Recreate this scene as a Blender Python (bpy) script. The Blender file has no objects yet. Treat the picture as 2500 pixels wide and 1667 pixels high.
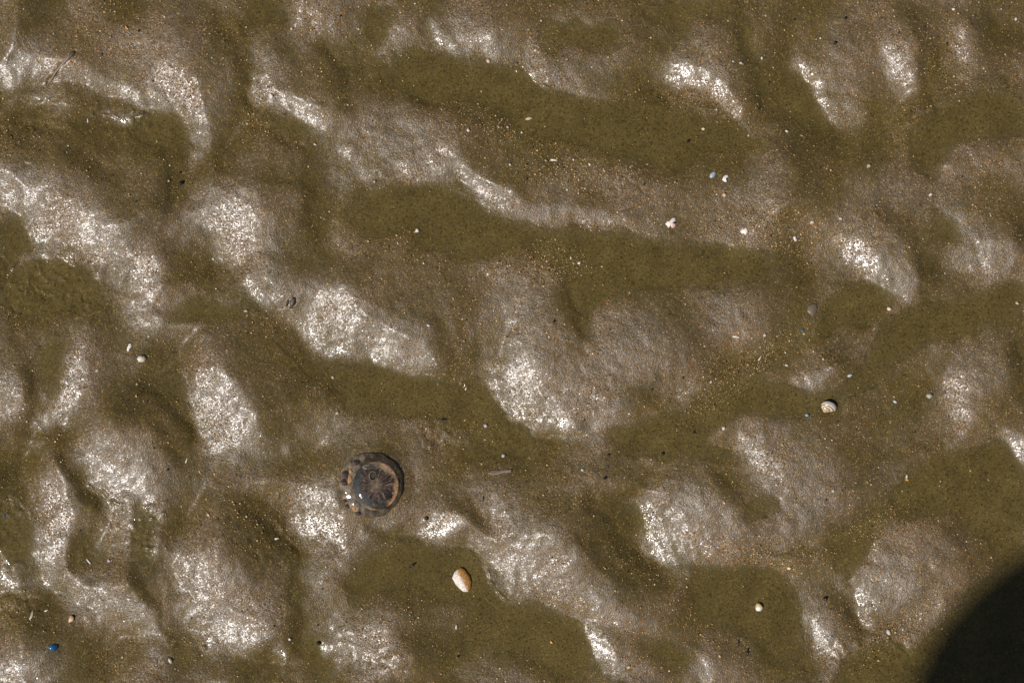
import bpy, math, random
import numpy as np
from mathutils import Vector, Matrix

random.seed(7)
rng = np.random.default_rng(11)
sc = bpy.context.scene
col = sc.collection

DEBUG = False
# ------------------------------------------------------------------ scale
FW = 0.70                      # metres of sand across the frame
FH = FW * 1667 / 2500
MM = FW / 2500                 # metres per photo pixel (2500 wide)
DP = 2500 / 2352               # display pixels (2352 wide) -> photo pixels

# ------------------------------------------------------------------ camera
CAM_Z = 1.45
cam_d = bpy.data.cameras.new('camera')
cam = bpy.data.objects.new('camera', cam_d)
col.objects.link(cam)
cam.location = (0, 0, CAM_Z)
cam.rotation_euler = (0, 0, 0)
cam_d.sensor_width = 36
cam_d.lens = 36 * CAM_Z / FW
cam_d.clip_start = 0.01
cam_d.clip_end = 500
sc.camera = cam

# ------------------------------------------------------------------ light
AZ = math.radians(38)          # the sun stands to the lower left of the picture
EL = math.radians(54)
SUN = Vector((-math.cos(AZ) * math.cos(EL), -math.sin(AZ) * math.cos(EL), math.sin(EL)))
world = bpy.data.worlds.new('World')
sc.world = world
world.use_nodes = True
wn = world.node_tree
sky = wn.nodes.new('ShaderNodeTexSky')
sky.sky_type = 'NISHITA'
sky.sun_disc = False
sky.sun_elevation = EL
# Nishita: rotation 0 puts the sun on +Y, turning clockwise seen from above
sky.sun_rotation = math.atan2(SUN.x, SUN.y)
bg = wn.nodes['Background']
bg.inputs['Strength'].default_value = 0.05
wn.links.new(sky.outputs[0], bg.inputs[0])
ld = bpy.data.lights.new('sun', 'SUN')
ld.energy = 4.6
ld.angle = math.radians(0.7)
ld.color = (1.0, 0.94, 0.895)
sun = bpy.data.objects.new('sun', ld)
sun.rotation_euler = SUN.to_track_quat('Z', 'Y').to_euler()
sun.location = SUN * 3
col.objects.link(sun)
sc.view_settings.view_transform = 'Standard'
sc.view_settings.look = 'None'
sc.view_settings.gamma = 1
sc.view_settings.exposure = 0.0

# ------------------------------------------------------------------ fields
NX, NY = 2000, 1500            # periodic domain; the frame is 1000 cells wide
CELL = FW / 1000
OX, OY = 500, 416              # frame's top left cell
K = 1000 / 2352                # display px -> cells
PX, PY = np.meshgrid(np.arange(NX, dtype=np.float32), np.arange(NY, dtype=np.float32))
XD = (PX - OX) / K             # display coordinates of every cell
YD = (PY - OY) / K
fx = np.fft.rfftfreq(NX) * 2 * np.pi
fy = np.fft.fftfreq(NY) * 2 * np.pi
WX, WY = np.meshgrid(fx, fy)
W2 = WX ** 2 + WY ** 2

def blur(a, s):
    return np.fft.irfft2(np.fft.rfft2(a) * np.exp(-W2 * s * s / 2), s=(NY, NX))

def field(seed, lo, hi, ang=None, stretch=1.0):
    """band-passed random field, unit deviation; lo..hi wavelengths in cells"""
    r = np.random.default_rng(seed).standard_normal((NY, NX))
    w = W2
    if ang is not None:
        c, s = math.cos(ang), math.sin(ang)
        a, b = WX * c + WY * s, -WX * s + WY * c
        w = (a * stretch) ** 2 + (b / stretch) ** 2
    F = np.fft.rfft2(r) * (np.exp(-w * (lo / 4.0) ** 2) - np.exp(-w * (hi / 4.0) ** 2))
    f = np.fft.irfft2(F, s=(NY, NX))
    return f / f.std()

def sstep(a, b, x):
    t = np.clip((x - a) / (b - a), 0, 1)
    return t * t * (3 - 2 * t)

warpx = field(1, 14, 70) * 4.5 + field(3, 6, 16) * .8     # display px
warpy = field(2, 14, 70) * 4.5 + field(4, 6, 16) * .8
XW, YW = XD + warpx, YD + warpy

def window(pts, m):
    xs = [p[0] for p in pts]; ys = [p[1] for p in pts]
    x0 = int(max(0, (min(xs) - m) * K + OX)); x1 = int(min(NX, (max(xs) + m) * K + OX + 1))
    y0 = int(max(0, (min(ys) - m) * K + OY)); y1 = int(min(NY, (max(ys) + m) * K + OY + 1))
    return slice(y0, y1), slice(x0, x1)

def stroke_w(pts, w, feather):
    """weight of a brush stroke; w is the half width (number or one per point)"""
    ws = w if isinstance(w, (list, tuple)) else [w] * len(pts)
    sl = window(pts, max(ws) + feather + 25)
    X, Y = XW[sl], YW[sl]
    best = np.full(X.shape, -1e9)
    if len(pts) == 1:
        best = ws[0] - np.hypot(X - pts[0][0], Y - pts[0][1])
    for i in range(len(pts) - 1):
        (ax, ay), (bx, by) = pts[i], pts[i + 1]
        dx, dy = bx - ax, by - ay
        t = np.clip(((X - ax) * dx + (Y - ay) * dy) / (dx * dx + dy * dy + 1e-6), 0, 1)
        d = np.hypot(X - ax - t * dx, Y - ay - t * dy)
        best = np.maximum(best, ws[i] * (1 - t) + ws[i + 1] * t - d)
    return sl, sstep(-feather, feather, best)

def ell_w(cx, cy, rx, ry, ang, feather):
    m = max(rx, ry) + feather * 2
    sl = window([(cx, cy)], m + 25)
    X, Y = XW[sl] - cx, YW[sl] - cy
    c, s = math.cos(math.radians(ang)), math.sin(math.radians(ang))
    a, b = X * c + Y * s, -X * s + Y * c
    r = np.sqrt((a / rx) ** 2 + (b / ry) ** 2)
    f = feather / min(rx, ry)
    return sl, 1 - sstep(1 - f, 1 + f, r)

def poly_w(pts, feather):
    sl = window(pts, feather + 25)
    X, Y = XW[sl], YW[sl]
    inside = np.zeros(X.shape, bool)
    dist = np.full(X.shape, 1e9)
    n = len(pts)
    for i in range(n):
        (ax, ay), (bx, by) = pts[i], pts[(i + 1) % n]
        cond = (ay > Y) != (by > Y)
        xi = (bx - ax) * (Y - ay) / ((by - ay) if by != ay else 1e-6) + ax
        inside ^= cond & (X < xi)
        dx, dy = bx - ax, by - ay
        t = np.clip(((X - ax) * dx + (Y - ay) * dy) / (dx * dx + dy * dy + 1e-6), 0, 1)
        dist = np.minimum(dist, np.hypot(X - ax - t * dx, Y - ay - t * dy))
    sd = np.where(inside, dist, -dist)
    return sl, sstep(-feather, feather, sd)

# I: how squarely each patch faces the glancing sun, 1 = full glint.
I = 0.30 + 0.11 * field(5, 40, 260) + 0.04 * field(6, 12, 50)
inframe = (XD > -30) & (XD < 2382) & (YD > -30) & (YD < 1598)
fade = blur(inframe.astype(float), 12)
I = I * fade + (1 - fade) * (0.33 + 0.25 * field(8, 50, 170, 0.6, 1.3))

def paint(A, sw, v, k=1.0):
    sl, w = sw
    A[sl] = A[sl] * (1 - w * k) + v * w * k

# medium sheen: (x, y, rx, ry, angle, value)
MOUNDS = []
for e in [
    (400, 100, 85, 55, 70, .46), (100, 115, 95, 32, -8, .44), (600, 130, 32, 75, -12, .47), (620, 190, 40, 35, 30, .58),
    (740, 40, 55, 42, 10, .52), (920, 70, 45, 50, 20, .48), (1285, 160, 50, 22, -10, .44), (1100, 85, 55, 40, 10, .52),
    (900, 320, 140, 75, -12, .50), (830, 380, 60, 45, -30, .58), (1000, 330, 60, 60, 30, .50),
    (1620, 90, 42, 70, 10, .42), (1570, 165, 40, 32, 0, .72), (1960, 150, 70, 80, 20, .42), (2070, 150, 34, 62, -15, .72),
    (2210, 100, 26, 46, -20, .62), (2250, 340, 85, 45, -12, .47), (1780, 410, 35, 85, 25, .47), (1500, 440, 110, 40, 10, .40),
    (130, 470, 130, 60, 20, .62), (230, 550, 80, 50, 50, .60), (550, 530, 78, 70, 30, .66), (560, 500, 60, 42, 10, .70),
    (330, 650, 48, 100, 5, .62), (620, 640, 60, 35, 20, .62), (760, 720, 75, 75, 40, .68), (470, 690, 120, 60, -20, .40),
    (180, 830, 35, 80, 20, .60), (27, 905, 52, 55, 0, .62), (520, 925, 85, 110, -30, .62), (520, 960, 60, 70, -30, .76),
    (290, 1060, 95, 72, 10, .62), (280, 1100, 75, 45, 15, .74), (120, 1190, 50, 120, 10, .58),
    (880, 780, 75, 60, 20, .60), (960, 790, 70, 50, 10, .46), (1210, 850, 80, 95, 0, .58), (1230, 700, 60, 90, 10, .42),
    (1430, 830, 110, 38, -14, .54), (1440, 740, 100, 50, 0, .43), (1560, 790, 90, 30, -20, .46), (1690, 720, 70, 80, 20, .46),
    (2020, 600, 65, 90, -35, .56), (2290, 590, 95, 58, 0, .60), (2200, 900, 45, 80, 15, .55), (2290, 830, 60, 60, 0, .38),
    (1800, 980, 110, 60, 10, .40), (1740, 1060, 45, 50, 0, .62), (1850, 1080, 60, 90, 30, .42),
    (1600, 1200, 95, 90, 10, .64), (1540, 1220, 60, 70, 0, .78), (1790, 1200, 95, 35, 0, .52), (1900, 1130, 60, 80, 40, .45),
    (2060, 1290, 110, 80, -20, .50), (2160, 1240, 80, 50, 20, .36), (1250, 1290, 110, 85, 25, .60), (1370, 1370, 90, 50, 30, .54),
    (1010, 1200, 55, 38, 0, .70), (1170, 1190, 50, 70, -30, .46), (740, 1180, 70, 75, 0, .64),
    (470, 1310, 75, 70, 20, .58), (520, 1400, 120, 85, 25, .60), (250, 1390, 100, 55, 15, .56), (350, 1440, 30, 60, -15, .58),
    (60, 1530, 90, 45, -10, .56), (860, 1470, 105, 70, 10, .56), (1120, 1530, 60, 40, 0, .46), (1890, 1440, 45, 80, -20, .60),
    (1620, 1540, 40, 40, 0, .55), (1480, 1540, 60, 40, 0, .42), (1700, 1540, 50, 40, 0, .36),
]:
    MOUNDS.append(e)

# each mound: dark behind, brightening towards the side that faces the sun
ax_, ay_ = -math.cos(AZ), math.sin(AZ)
for e in MOUNDS:
    r_ = .5 * (e[2] + e[3])
    paint(I, ell_w(e[0] - ax_ * r_ * .75, e[1] - ay_ * r_ * .75, e[2] * .95, e[3] * .95, e[4], 34), .10, .55)
for e in MOUNDS:
    r_ = .5 * (e[2] + e[3])
    sl, w = ell_w(e[0], e[1], e[2] * 1.12, e[3] * 1.12, e[4], 36)
    t_ = ((XW[sl] - e[0]) * ax_ + (YW[sl] - e[1]) * ay_) / r_
    I[sl] = I[sl] * (1 - w * .9) + np.clip(e[5] + .085 + .17 * t_, .05, 1) * w * .9
I = blur(I, 7)
# shaded lee faces and grooves
GROOVE = []
for pts, w, v in [
    ([(500, 60), (560, 130), (570, 230)], 22, .08), ([(740, 110), (800, 160), (800, 240)], 24, .10),
    ([(960, 225), (1050, 245), (1110, 290)], 14, .05), ([(1400, 520), (1500, 600)], 30, .2),
    ([(1700, 0), (1720, 120), (1760, 250)], 26, .08), ([(1800, 20), (1790, 120)], 30, .12), ([(2120, 150), (2140, 250)], 20, .12),
    ([(380, 350), (400, 440), (380, 470)], 26, .05), ([(40, 290), (120, 310), (240, 400)], 22, .08), ([(640, 400), (720, 430), (720, 520)], 24, .12),
    ([(0, 620), (60, 700), (160, 700)], 34, .08), ([(350, 700), (390, 650), (480, 620)], 20, .12), ([(590, 760), (660, 820)], 40, .26),
    ([(560, 830), (620, 900), (640, 980)], 40, .22), ([(65, 850), (85, 910), (75, 950)], 16, .02), ([(330, 880), (400, 930), (440, 1000)], 22, .0),
    ([(380, 980), (420, 1060)], 26, .14), ([(130, 1040), (165, 1090), (220, 1150)], 18, .02), ([(190, 1230), (160, 1290)], 20, .14),
    ([(570, 1160), (620, 1215), (680, 1275)], 18, .04), ([(310, 1320), (350, 1380), (390, 1470)], 18, .04), ([(680, 1330), (690, 1480)], 26, .1),
    ([(1310, 680), (1340, 760)], 24, .06), ([(1050, 1150), (1110, 1200)], 18, .08), ([(1360, 1150), (1420, 1230), (1520, 1330)], 28, .06),
    ([(1330, 1230), (1440, 1330)], 24, .15), ([(1640, 1070), (1690, 1130), (1740, 1180)], 20, .10), ([(930, 1480), (980, 1500)], 40, .12),
    ([(2115, 560), (2120, 680)], 16, .06), ([(2300, 1180), (2330, 1260)], 40, .1), ([(1960, 1340), (1985, 1470)], 12, .04),
    ([(2340, 500), (2350, 540)], 26, .15), ([(900, 640), (1000, 700)], 60, .30), ([(2330, 780), (2352, 900)], 26, .08),
    ([(600, 300), (700, 340)], 24, .16), ([(1000, 720), (1050, 840)], 26, .24),
]:
    paint(I, stroke_w(pts, w, 16), v, .9)
    GROOVE.append((pts, w))

# ------------------------------------------------------------------ pools
POOLS = [
    [(870, 150), (940, 120), (975, 105), (1005, 120), (1110, 145), (1200, 160), (1255, 200), (1330, 215), (1400, 235), (1500, 240), (1600, 262), (1700, 290), (1760, 335),
     (1690, 350), (1600, 345), (1570, 395), (1480, 385), (1400, 350), (1300, 325), (1230, 320), (1150, 270), (1080, 232), (960, 218), (890, 200)],
    [(1250, 40), (1330, 60), (1420, 50), (1460, 90), (1400, 130), (1300, 110), (1240, 120)],
    [(1480, 0), (1700, 0), (1740, 60), (1740, 150), (1700, 120), (1690, 40), (1560, 40), (1490, 60)],
    [(860, 0), (900, 30), (880, 90), (850, 110), (840, 60)],
    [(560, 0), (640, 0), (680, 60), (620, 50), (560, 80)],
    [(1570, 40), (1590, 40), (1530, 120), (1500, 110)],
    [(1830, 160), (1862, 190), (1895, 262), (1920, 300), (1850, 300), (1800, 250), (1780, 190)],
    [(2150, 250), (2260, 200), (2352, 230), (2352, 300), (2200, 330), (2150, 400), (2080, 380), (2090, 310)],
    [(360, 260), (430, 262), (440, 320), (415, 360), (350, 330), (290, 310), (300, 285)],
    [(610, 265), (660, 270), (720, 295), (700, 320), (650, 310), (615, 290)],
    [(820, 440), (900, 425), (1000, 430), (1080, 458), (1130, 490), (1190, 512), (1260, 530), (1400, 530), (1560, 560), (1700, 570), (1790, 590), (1770, 640), (1650, 660),
     (1500, 670), (1390, 680), (1350, 740), (1310, 690), (1280, 610), (1200, 560), (1120, 600), (1020, 590), (960, 560), (960, 520), (900, 540), (830, 540), (800, 500)],
    [(0, 480), (50, 500), (75, 560), (40, 610), (0, 620)],
    [(20, 620), (90, 592), (170, 602), (222, 640), (240, 690), (170, 720), (70, 735), (0, 700)],
    [(110, 780), (160, 770), (150, 860), (130, 910), (95, 890), (90, 820)],
    [(365, 860), (410, 860), (430, 930), (395, 905), (350, 880)],
    [(440, 690), (560, 690), (600, 700), (550, 735), (430, 740), (380, 760), (390, 720)],
    [(760, 850), (850, 826), (930, 858), (1010, 870), (1040, 880), (1110, 870), (1125, 920), (1180, 960), (1230, 985), (1210, 1060), (1120, 1040), (1010, 960), (900, 950), (800, 950), (760, 900)],
    [(1400, 990), (1480, 955), (1570, 945), (1660, 880), (1700, 860), (1790, 880), (1830, 905), (1900, 890), (1960, 870), (2030, 740), (2120, 700), (2352, 650), (2352, 740), (2180, 770), (2080, 830),
     (2000, 880), (1960, 900), (1930, 960), (1860, 950), (1780, 955), (1690, 950), (1620, 1010), (1660, 1030), (1700, 1060), (1640, 1050), (1540, 1050), (1430, 1040)],
    [(1950, 640), (2010, 640), (2045, 690), (2020, 740), (1960, 740), (1890, 770), (1900, 700)],
    [(2130, 480), (2200, 520), (2210, 560), (2140, 560)],
    [(2100, 1070), (2200, 1040), (2310, 1010), (2360, 1090), (2360, 1300), (2300, 1300), (2260, 1240), (2180, 1180), (2080, 1190), (2040, 1140)],
    [(1900, 1240), (1990, 1180), (2060, 1150), (2010, 1240), (1960, 1330), (1920, 1310)],
    [(1600, 1300), (1700, 1302), (1810, 1310), (1840, 1400), (1850, 1500), (1800, 1545), (1760, 1490), (1690, 1460), (1600, 1420), (1580, 1340)],
    [(1100, 1390), (1170, 1385), (1250, 1400), (1330, 1430), (1350, 1470), (1370, 1530), (1330, 1568), (1260, 1540), (1200, 1500), (1100, 1500), (1060, 1520), (1060, 1450)],
    [(860, 1260), (940, 1250), (1020, 1255), (1080, 1270), (1140, 1350), (1165, 1385), (1130, 1410), (1010, 1380), (930, 1350), (860, 1360), (800, 1400), (790, 1330)],
    [(1960, 1490), (2040, 1480), (2110, 1490), (2260, 1330), (2380, 1300), (2400, 1620), (1900, 1600), (1930, 1540)],
    [(1420, 1160), (1480, 1170), (1490, 1240), (1460, 1230)],
    [(0, 1150), (30, 1150), (80, 1210), (60, 1300), (0, 1290)],
    [(320, 1155), (345, 1175), (360, 1240), (340, 1310), (300, 1280), (310, 1200)],
    [(400, 1480), (450, 1495), (440, 1540), (400, 1530)],
    [(1700, 1150), (1750, 1140), (1790, 1150), (1760, 1200), (1700, 1190)],
    [(700, 1440), (740, 1470), (740, 1500), (780, 1540), (740, 1568), (690, 1500)],
    [(1460, 1440), (1560, 1480), (1600, 1520), (1560, 1540), (1480, 1500)],
    [(1190, 1000), (1130, 1010), (1040, 1020), (1060, 1060), (1150, 1060)],
]
M = np.zeros((NY, NX))
for p in POOLS:
    sl, w = poly_w(p, 20)
    M[sl] = np.maximum(M[sl], w)
outp = sstep(.55, 1.0, field(9, 90, 300)) * (1 - fade)
M = np.maximum(M, outp)
M = np.clip(M + .20 * field(10, 16, 90) * 4 * M * (1 - M), 0, 1)
M = blur(M, 3.0)
M *= 1 - sstep(-14, 4, 100 - np.hypot(XD - 852, YD - 1112))      # the jellyfish lies on drained sand
I = I * (1 - M) + (.26 + .03 * field(12, 20, 60)) * M

THIN = []
FILM = np.zeros((NY, NX))      # where water stands proud and smooth between the grains
# bright glinting slopes: (points, half width, value, feather)
for pts, w, v, f in [
    ([(0, 160), (50, 157), (100, 152), (160, 157), (200, 173), (240, 193), (277, 213), (317, 222), (367, 222), (417, 217)], [18, 17, 16, 16, 15, 14, 14, 15, 15, 15], .90, 12),
    ([(385, 180), (420, 205), (445, 225), (450, 265), (455, 300), (455, 333), (443, 377)], [34, 34, 24, 18, 18, 18, 14], .80, 12),
    ([(595, 200), (633, 227), (683, 247), (717, 270), (748, 288)], [18, 18, 16, 14, 10], .92, 10),
    ([(0, 195), (40, 190)], 8, .95, 6),
    ([(52, 227), (110, 231), (167, 235)], 3, 1.1, 5), ([(208, 248), (222, 256)], 3, 1.15, 4), ([(243, 260), (262, 270), (283, 278), (307, 273)], 5, 1.15, 5), ([(322, 268), (340, 270), (360, 264), (377, 256)], 5, 1.1, 5),
    ([(988, 60), (1014, 87), (1041, 117)], [6, 11, 9], 1.1, 6), ([(897, 83), (895, 105)], 18, .7, 14), ([(1080, 92), (1104, 97), (1122, 120)], [16, 22, 10], .88, 10), ([(1226, 180), (1264, 197)], 6, 1.1, 5),
    ([(1017, 343), (1061, 383), (1084, 410), (1117, 447), (1161, 463), (1201, 490), (1251, 497), (1317, 493), (1367, 500), (1417, 510), (1440, 518)], [10, 10, 11, 12, 14, 16, 14, 13, 13, 13, 9], .92, 9),
    ([(830, 483), (860, 489), (905, 500)], [8, 8, 5], 1.12, 6), ([(830, 405), (880, 395), (950, 395), (1010, 400)], 14, .72, 14),
    ([(1540, 172), (1580, 168), (1605, 175)], 15, 1.0, 9), ([(1600, 196), (1644, 206), (1667, 227), (1690, 253), (1710, 275)], [8, 15, 16, 12, 5], 1.08, 7),
    ([(1824, 143), (1854, 162), (1877, 200), (1892, 227), (1912, 258), (1934, 288)], [7, 11, 12, 12, 13, 10], 1.02, 8), ([(1940, 200), (1960, 260)], 26, .6, 20),
    ([(2060, 135), (2075, 180), (2080, 200)], [26, 22, 12], .88, 16), ([(2200, 85), (2212, 120)], 13, .8, 12), ([(2150, 385), (2175, 390)], 6, .95, 6), ([(1760, 470), (1765, 485)], 8, .9, 6),
    ([(0, 425), (40, 450), (85, 490), (130, 505), (200, 525), (262, 550)], 26, .80, 22), ([(90, 545), (90, 580)], [16, 14], 1.0, 10), ([(7, 591), (10, 592)], 5, 1.1, 4), ([(25, 616), (35, 616)], 7, 1.0, 5),
    ([(140, 588), (175, 606)], 4, 1.05, 4), ([(217, 588), (222, 596)], 10, 1.0, 7), ([(227, 620), (228, 626)], 6, 1.0, 5),
    ([(540, 570), (528, 596)], [24, 8], .85, 12), ([(560, 495), (545, 560)], [46, 30], .76, 16),
    ([(333, 623), (333, 673), (327, 723), (317, 748)], [38, 34, 26, 14], .80, 16),
    ([(567, 642), (590, 664), (617, 683), (663, 700)], [8, 12, 12, 7], 1.05, 7), ([(663, 723), (700, 756), (733, 792), (767, 808), (800, 806)], [5, 9, 13, 13, 9], 1.02, 8), ([(770, 690), (780, 750)], 34, .82, 22),
    ([(183, 823), (167, 873), (150, 923), (117, 956), (83, 973)], [14, 16, 18, 16, 12], .92, 12), ([(147, 976), (150, 978)], 10, 1.08, 6), ([(60, 1022), (90, 1014)], 4, 1.12, 4), ([(78, 975), (88, 982)], 10, 1.1, 6),
    ([(20, 925), (10, 950)], [30, 12], .78, 14), ([(500, 900), (520, 960), (505, 1015)], [44, 50, 22], .82, 20), ([(490, 1000), (560, 985)], [18, 18], .92, 12),
    ([(653, 1026), (655, 1032)], 8, 1.0, 6), ([(207, 1122), (250, 1143), (280, 1158)], [5, 6, 6], 1.0, 5), ([(330, 1163), (350, 1158), (382, 1150)], 4, 1.12, 4), ([(330, 1188), (355, 1184), (382, 1174)], 5, 1.12, 4),
    ([(110, 1110), (133, 1155), (150, 1195), (133, 1228), (100, 1278), (117, 1328)], [20, 26, 28, 26, 26, 22], .78, 16), ([(0, 1300), (13, 1335), (24, 1355)], [10, 16, 8], 1.1, 7), ([(95, 1340), (100, 1350)], 9, 1.0, 6), ([(60, 1368), (64, 1370)], 5, 1.1, 4),
    ([(240, 1100), (300, 1115), (330, 1100)], 24, .80, 20),
    ([(180, 1380), (240, 1370), (300, 1395), (350, 1440)], 20, .70, 18), ([(330, 1440), (335, 1450)], 8, .95, 6), ([(370, 1450), (385, 1480)], 8, .85, 8),
    ([(440, 1300), (480, 1340), (470, 1400), (490, 1440)], [28, 30, 30, 24], .80, 18), ([(510, 1460), (560, 1460), (600, 1455)], [26, 28, 16], .92, 14), ([(465, 1475), (470, 1485)], 7, 1.0, 5), ([(640, 1490), (645, 1500)], 7, 1.0, 5),
    ([(700, 1140), (740, 1145), (770, 1130)], 22, .86, 16), ([(700, 1200), (728, 1208), (765, 1200), (785, 1265)], [20, 28, 18, 6], 1.02, 10), ([(640, 1140), (638, 1160)], 5, 1.0, 5),
    ([(10, 1550), (70, 1530)], [20, 10], .88, 14),
    ([(795, 700), (800, 760), (815, 800)], [18, 22, 10], .90, 14), ([(868, 770), (885, 800)], [16, 24], .98, 14), ([(847, 814), (877, 836), (917, 843), (957, 850), (984, 857)], [5, 9, 9, 8, 5], 1.08, 6), ([(930, 815), (980, 835)], 16, .78, 14),
    ([(1010, 876), (1011, 882)], 4, 1.12, 4), ([(1058, 875), (1072, 892)], 5, 1.08, 5), ([(1078, 910), (1083, 912)], 4, 1.12, 4),
    ([(1217, 835), (1190, 880), (1210, 930), (1270, 950)], [20, 36, 40, 34], .95, 20), ([(1130, 878), (1150, 895)], 8, 1.05, 7), ([(1135, 925), (1180, 945), (1240, 968), (1300, 975)], [6, 12, 14, 12], 1.06, 8), ([(1310, 900), (1350, 900)], 20, .70, 18),
    ([(1380, 850), (1450, 838), (1530, 818)], [16, 18, 12], .66, 16),
    ([(1938, 560), (1962, 575), (1990, 605), (2020, 632), (2042, 660)], [10, 20, 20, 16, 7], 1.02, 10), ([(2070, 640), (2090, 680)], 18, .65, 16),
    ([(2215, 618), (2240, 590), (2290, 600)], [10, 20, 22], .74, 16), ([(1815, 880), (1867, 872), (1912, 850)], [7, 10, 7], .90, 8),
    ([(2200, 880), (2215, 915), (2198, 955)], [16, 18, 5], .94, 12), ([(2308, 992), (2330, 1012), (2350, 1045)], [5, 12, 14], 1.1, 7),
    ([(1725, 1010), (1740, 1055), (1765, 1080)], [9, 20, 16], .80, 12), ([(1700, 1000), (1705, 1012)], 9, .9, 8),
    ([(1487, 1150), (1490, 1190), (1500, 1240), (1530, 1280)], [12, 22, 26, 15], 1.0, 12), ([(1580, 1230), (1600, 1270)], [40, 16], .80, 20), ([(1720, 1215), (1790, 1225), (1830, 1200)], 14, .66, 14),
    ([(985, 1215), (1020, 1210), (1050, 1200)], [16, 24, 16], 1.0, 9), ([(860, 1198), (890, 1200), (915, 1185)], [8, 14, 9], .95, 7), ([(824, 1205), (830, 1230)], 7, .95, 6),
    ([(1131, 1135), (1145, 1160), (1165, 1210)], [8, 9, 8], .76, 9), ([(1084, 1238), (1117, 1268), (1151, 1295), (1184, 1335), (1230, 1355)], [8, 12, 14, 16, 12], .95, 9),
    ([(1111, 1298), (1127, 1322), (1147, 1355), (1164, 1373)], [2, 4, 4, 3], 1.15, 4), ([(1220, 1290), (1280, 1290)], 40, .76, 26), ([(1270, 1330), (1350, 1385), (1410, 1415)], 18, .68, 18),
    ([(1349, 1442), (1370, 1472), (1392, 1500), (1405, 1540)], [8, 18, 18, 12], 1.06, 9),
    ([(810, 1470), (870, 1480), (900, 1500)], 28, .70, 22), ([(735, 1483), (755, 1492)], 9, 1.05, 6), ([(815, 1562), (825, 1575)], 5, 1.1, 4),
    ([(1965, 1352), (2010, 1360), (2080, 1335)], [16, 34, 16], .86, 16), ([(1975, 1370), (1990, 1445)], [14, 5], 1.0, 9),
    ([(1862, 1415), (1885, 1450), (1905, 1490)], [9, 24, 14], .95, 12), ([(1618, 1525), (1628, 1568)], [7, 9], 1.0, 7), ([(2135, 1290), (2150, 1298)], 4, .95, 4),
]:
    wide = (max(w) if isinstance(w, list) else w) > 11
    paint(I, stroke_w(pts, w, f * (1.7 if wide else .8)), v + (.04 if wide else 0))
    if v >= 1.0:
        sl, w_ = stroke_w(pts, [q * .8 for q in w] if isinstance(w, list) else w + 2, 5)
        FILM[sl] = np.maximum(FILM[sl], w_ * (1 if f <= 5 else .55))
    if f <= 5: THIN.append((pts, max(w) if isinstance(w, list) else w))
I = blur(I, 2.4)
I = I + .05 * field(40, 10, 44) * sstep(.35, .6, I) + .03 * field(41, 4, 12) * sstep(.35, .6, I)

# ------------------------------------------------------------------ relief from the slopes
# image x right, y down; the sun's azimuth in these axes:
ux, uy = -math.cos(AZ), math.sin(AZ)
px_, py_ = -uy, ux
WXm = (XD / 2352 - .5) * FW
WYm = -(YD / 1568 - .5) * FH
cl = np.maximum(np.abs(WXm) - .5, 0) * 0
vx, vy = -np.clip(WXm, -.45, .45), -np.clip(WYm, -.35, .35)
vl = np.sqrt(vx ** 2 + vy ** 2 + CAM_Z ** 2)
hx, hy, hz = vx / vl + SUN.x, vy / vl + SUN.y, CAM_Z / vl + SUN.z
gx, gy = hx / hz, -hy / hz                       # needed normal tilt, image axes
SL = 0.80
m = sstep(.25, .85, M)
ms = blur(m, 3)
Kx, Ky = 1j * WX, 1j * WY
DEN = W2 + 1.2e-5
SM = np.exp(-W2 * 1.3 ** 2 / 2)
dmag = SL * (1 - np.clip(I, 0, 1)) ** 1.35
# first guess: lean along the sun's azimuth only
tx = gx - ux * dmag; ty = gy - uy * dmag
wt = .35 + 1.3 * sstep(.4, .9, I) + .6 * sstep(.2, .05, I) * (I < .2)
for it in range(14):
    tx = tx * (1 - ms); ty = ty * (1 - ms)
    if it:      # move fully only where it matters, elsewhere keep what the surface does
        k_ = np.clip(wt, 0, 1) * (1 - ms) + ms
        tx = cx_ + (tx - cx_) * k_; ty = cy_ + (ty - cy_) * k_
        tx = cx_ + 1.6 * (tx - cx_); ty = cy_ + 1.6 * (ty - cy_)
    H = -(np.conj(Kx) * np.fft.rfft2(tx) + np.conj(Ky) * np.fft.rfft2(ty)) / DEN * SM
    H[0, 0] = 0
    cx_ = -np.fft.irfft2(Kx * H, s=(NY, NX)); cy_ = -np.fft.irfft2(Ky * H, s=(NY, NX))
    ex, ey = cx_ - gx, cy_ - gy
    en = np.sqrt(ex * ex + ey * ey) + 1e-4
    want = np.where(I < .36, np.maximum(np.minimum(en, .78), dmag), dmag)
    tx = gx + ex / en * want; ty = gy + ey / en * want
h = np.fft.irfft2(H, s=(NY, NX)) * CELL
h -= h.mean()
if DEBUG:
    fr_ = inframe & (m < .1)
    print('corr', np.corrcoef(en[fr_], dmag[fr_])[0, 1], en[fr_].mean(), dmag[fr_].mean(), 'h', h[inframe].min(), h[inframe].max(), 'pool slope', np.hypot(cx_, cy_)[(m > .9) & inframe].mean())
    np.save('/tmp/dbg.npy', np.stack([en, I, m])[:, OY:OY + 667:2, OX:OX + 1000:2].astype(np.float32))

# pools level the hollows; a thin sheet of water stands in them
mw = m + 1e-4
Wl = blur(h * mw, 26) / blur(mw, 26)
m2 = sstep(.05, 1.0, blur(M, 5))
h = h - .0011 * m2
# fine relief: lumps, little scours, worm casts
dry = 1 - m * .75
h += (field(21, 8, 26) * .00009 + field(22, 3, 8) * .000028) * dry
h += (field(23, 24, 70, 0.5, 1.25)) * .00010 * dry

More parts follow.
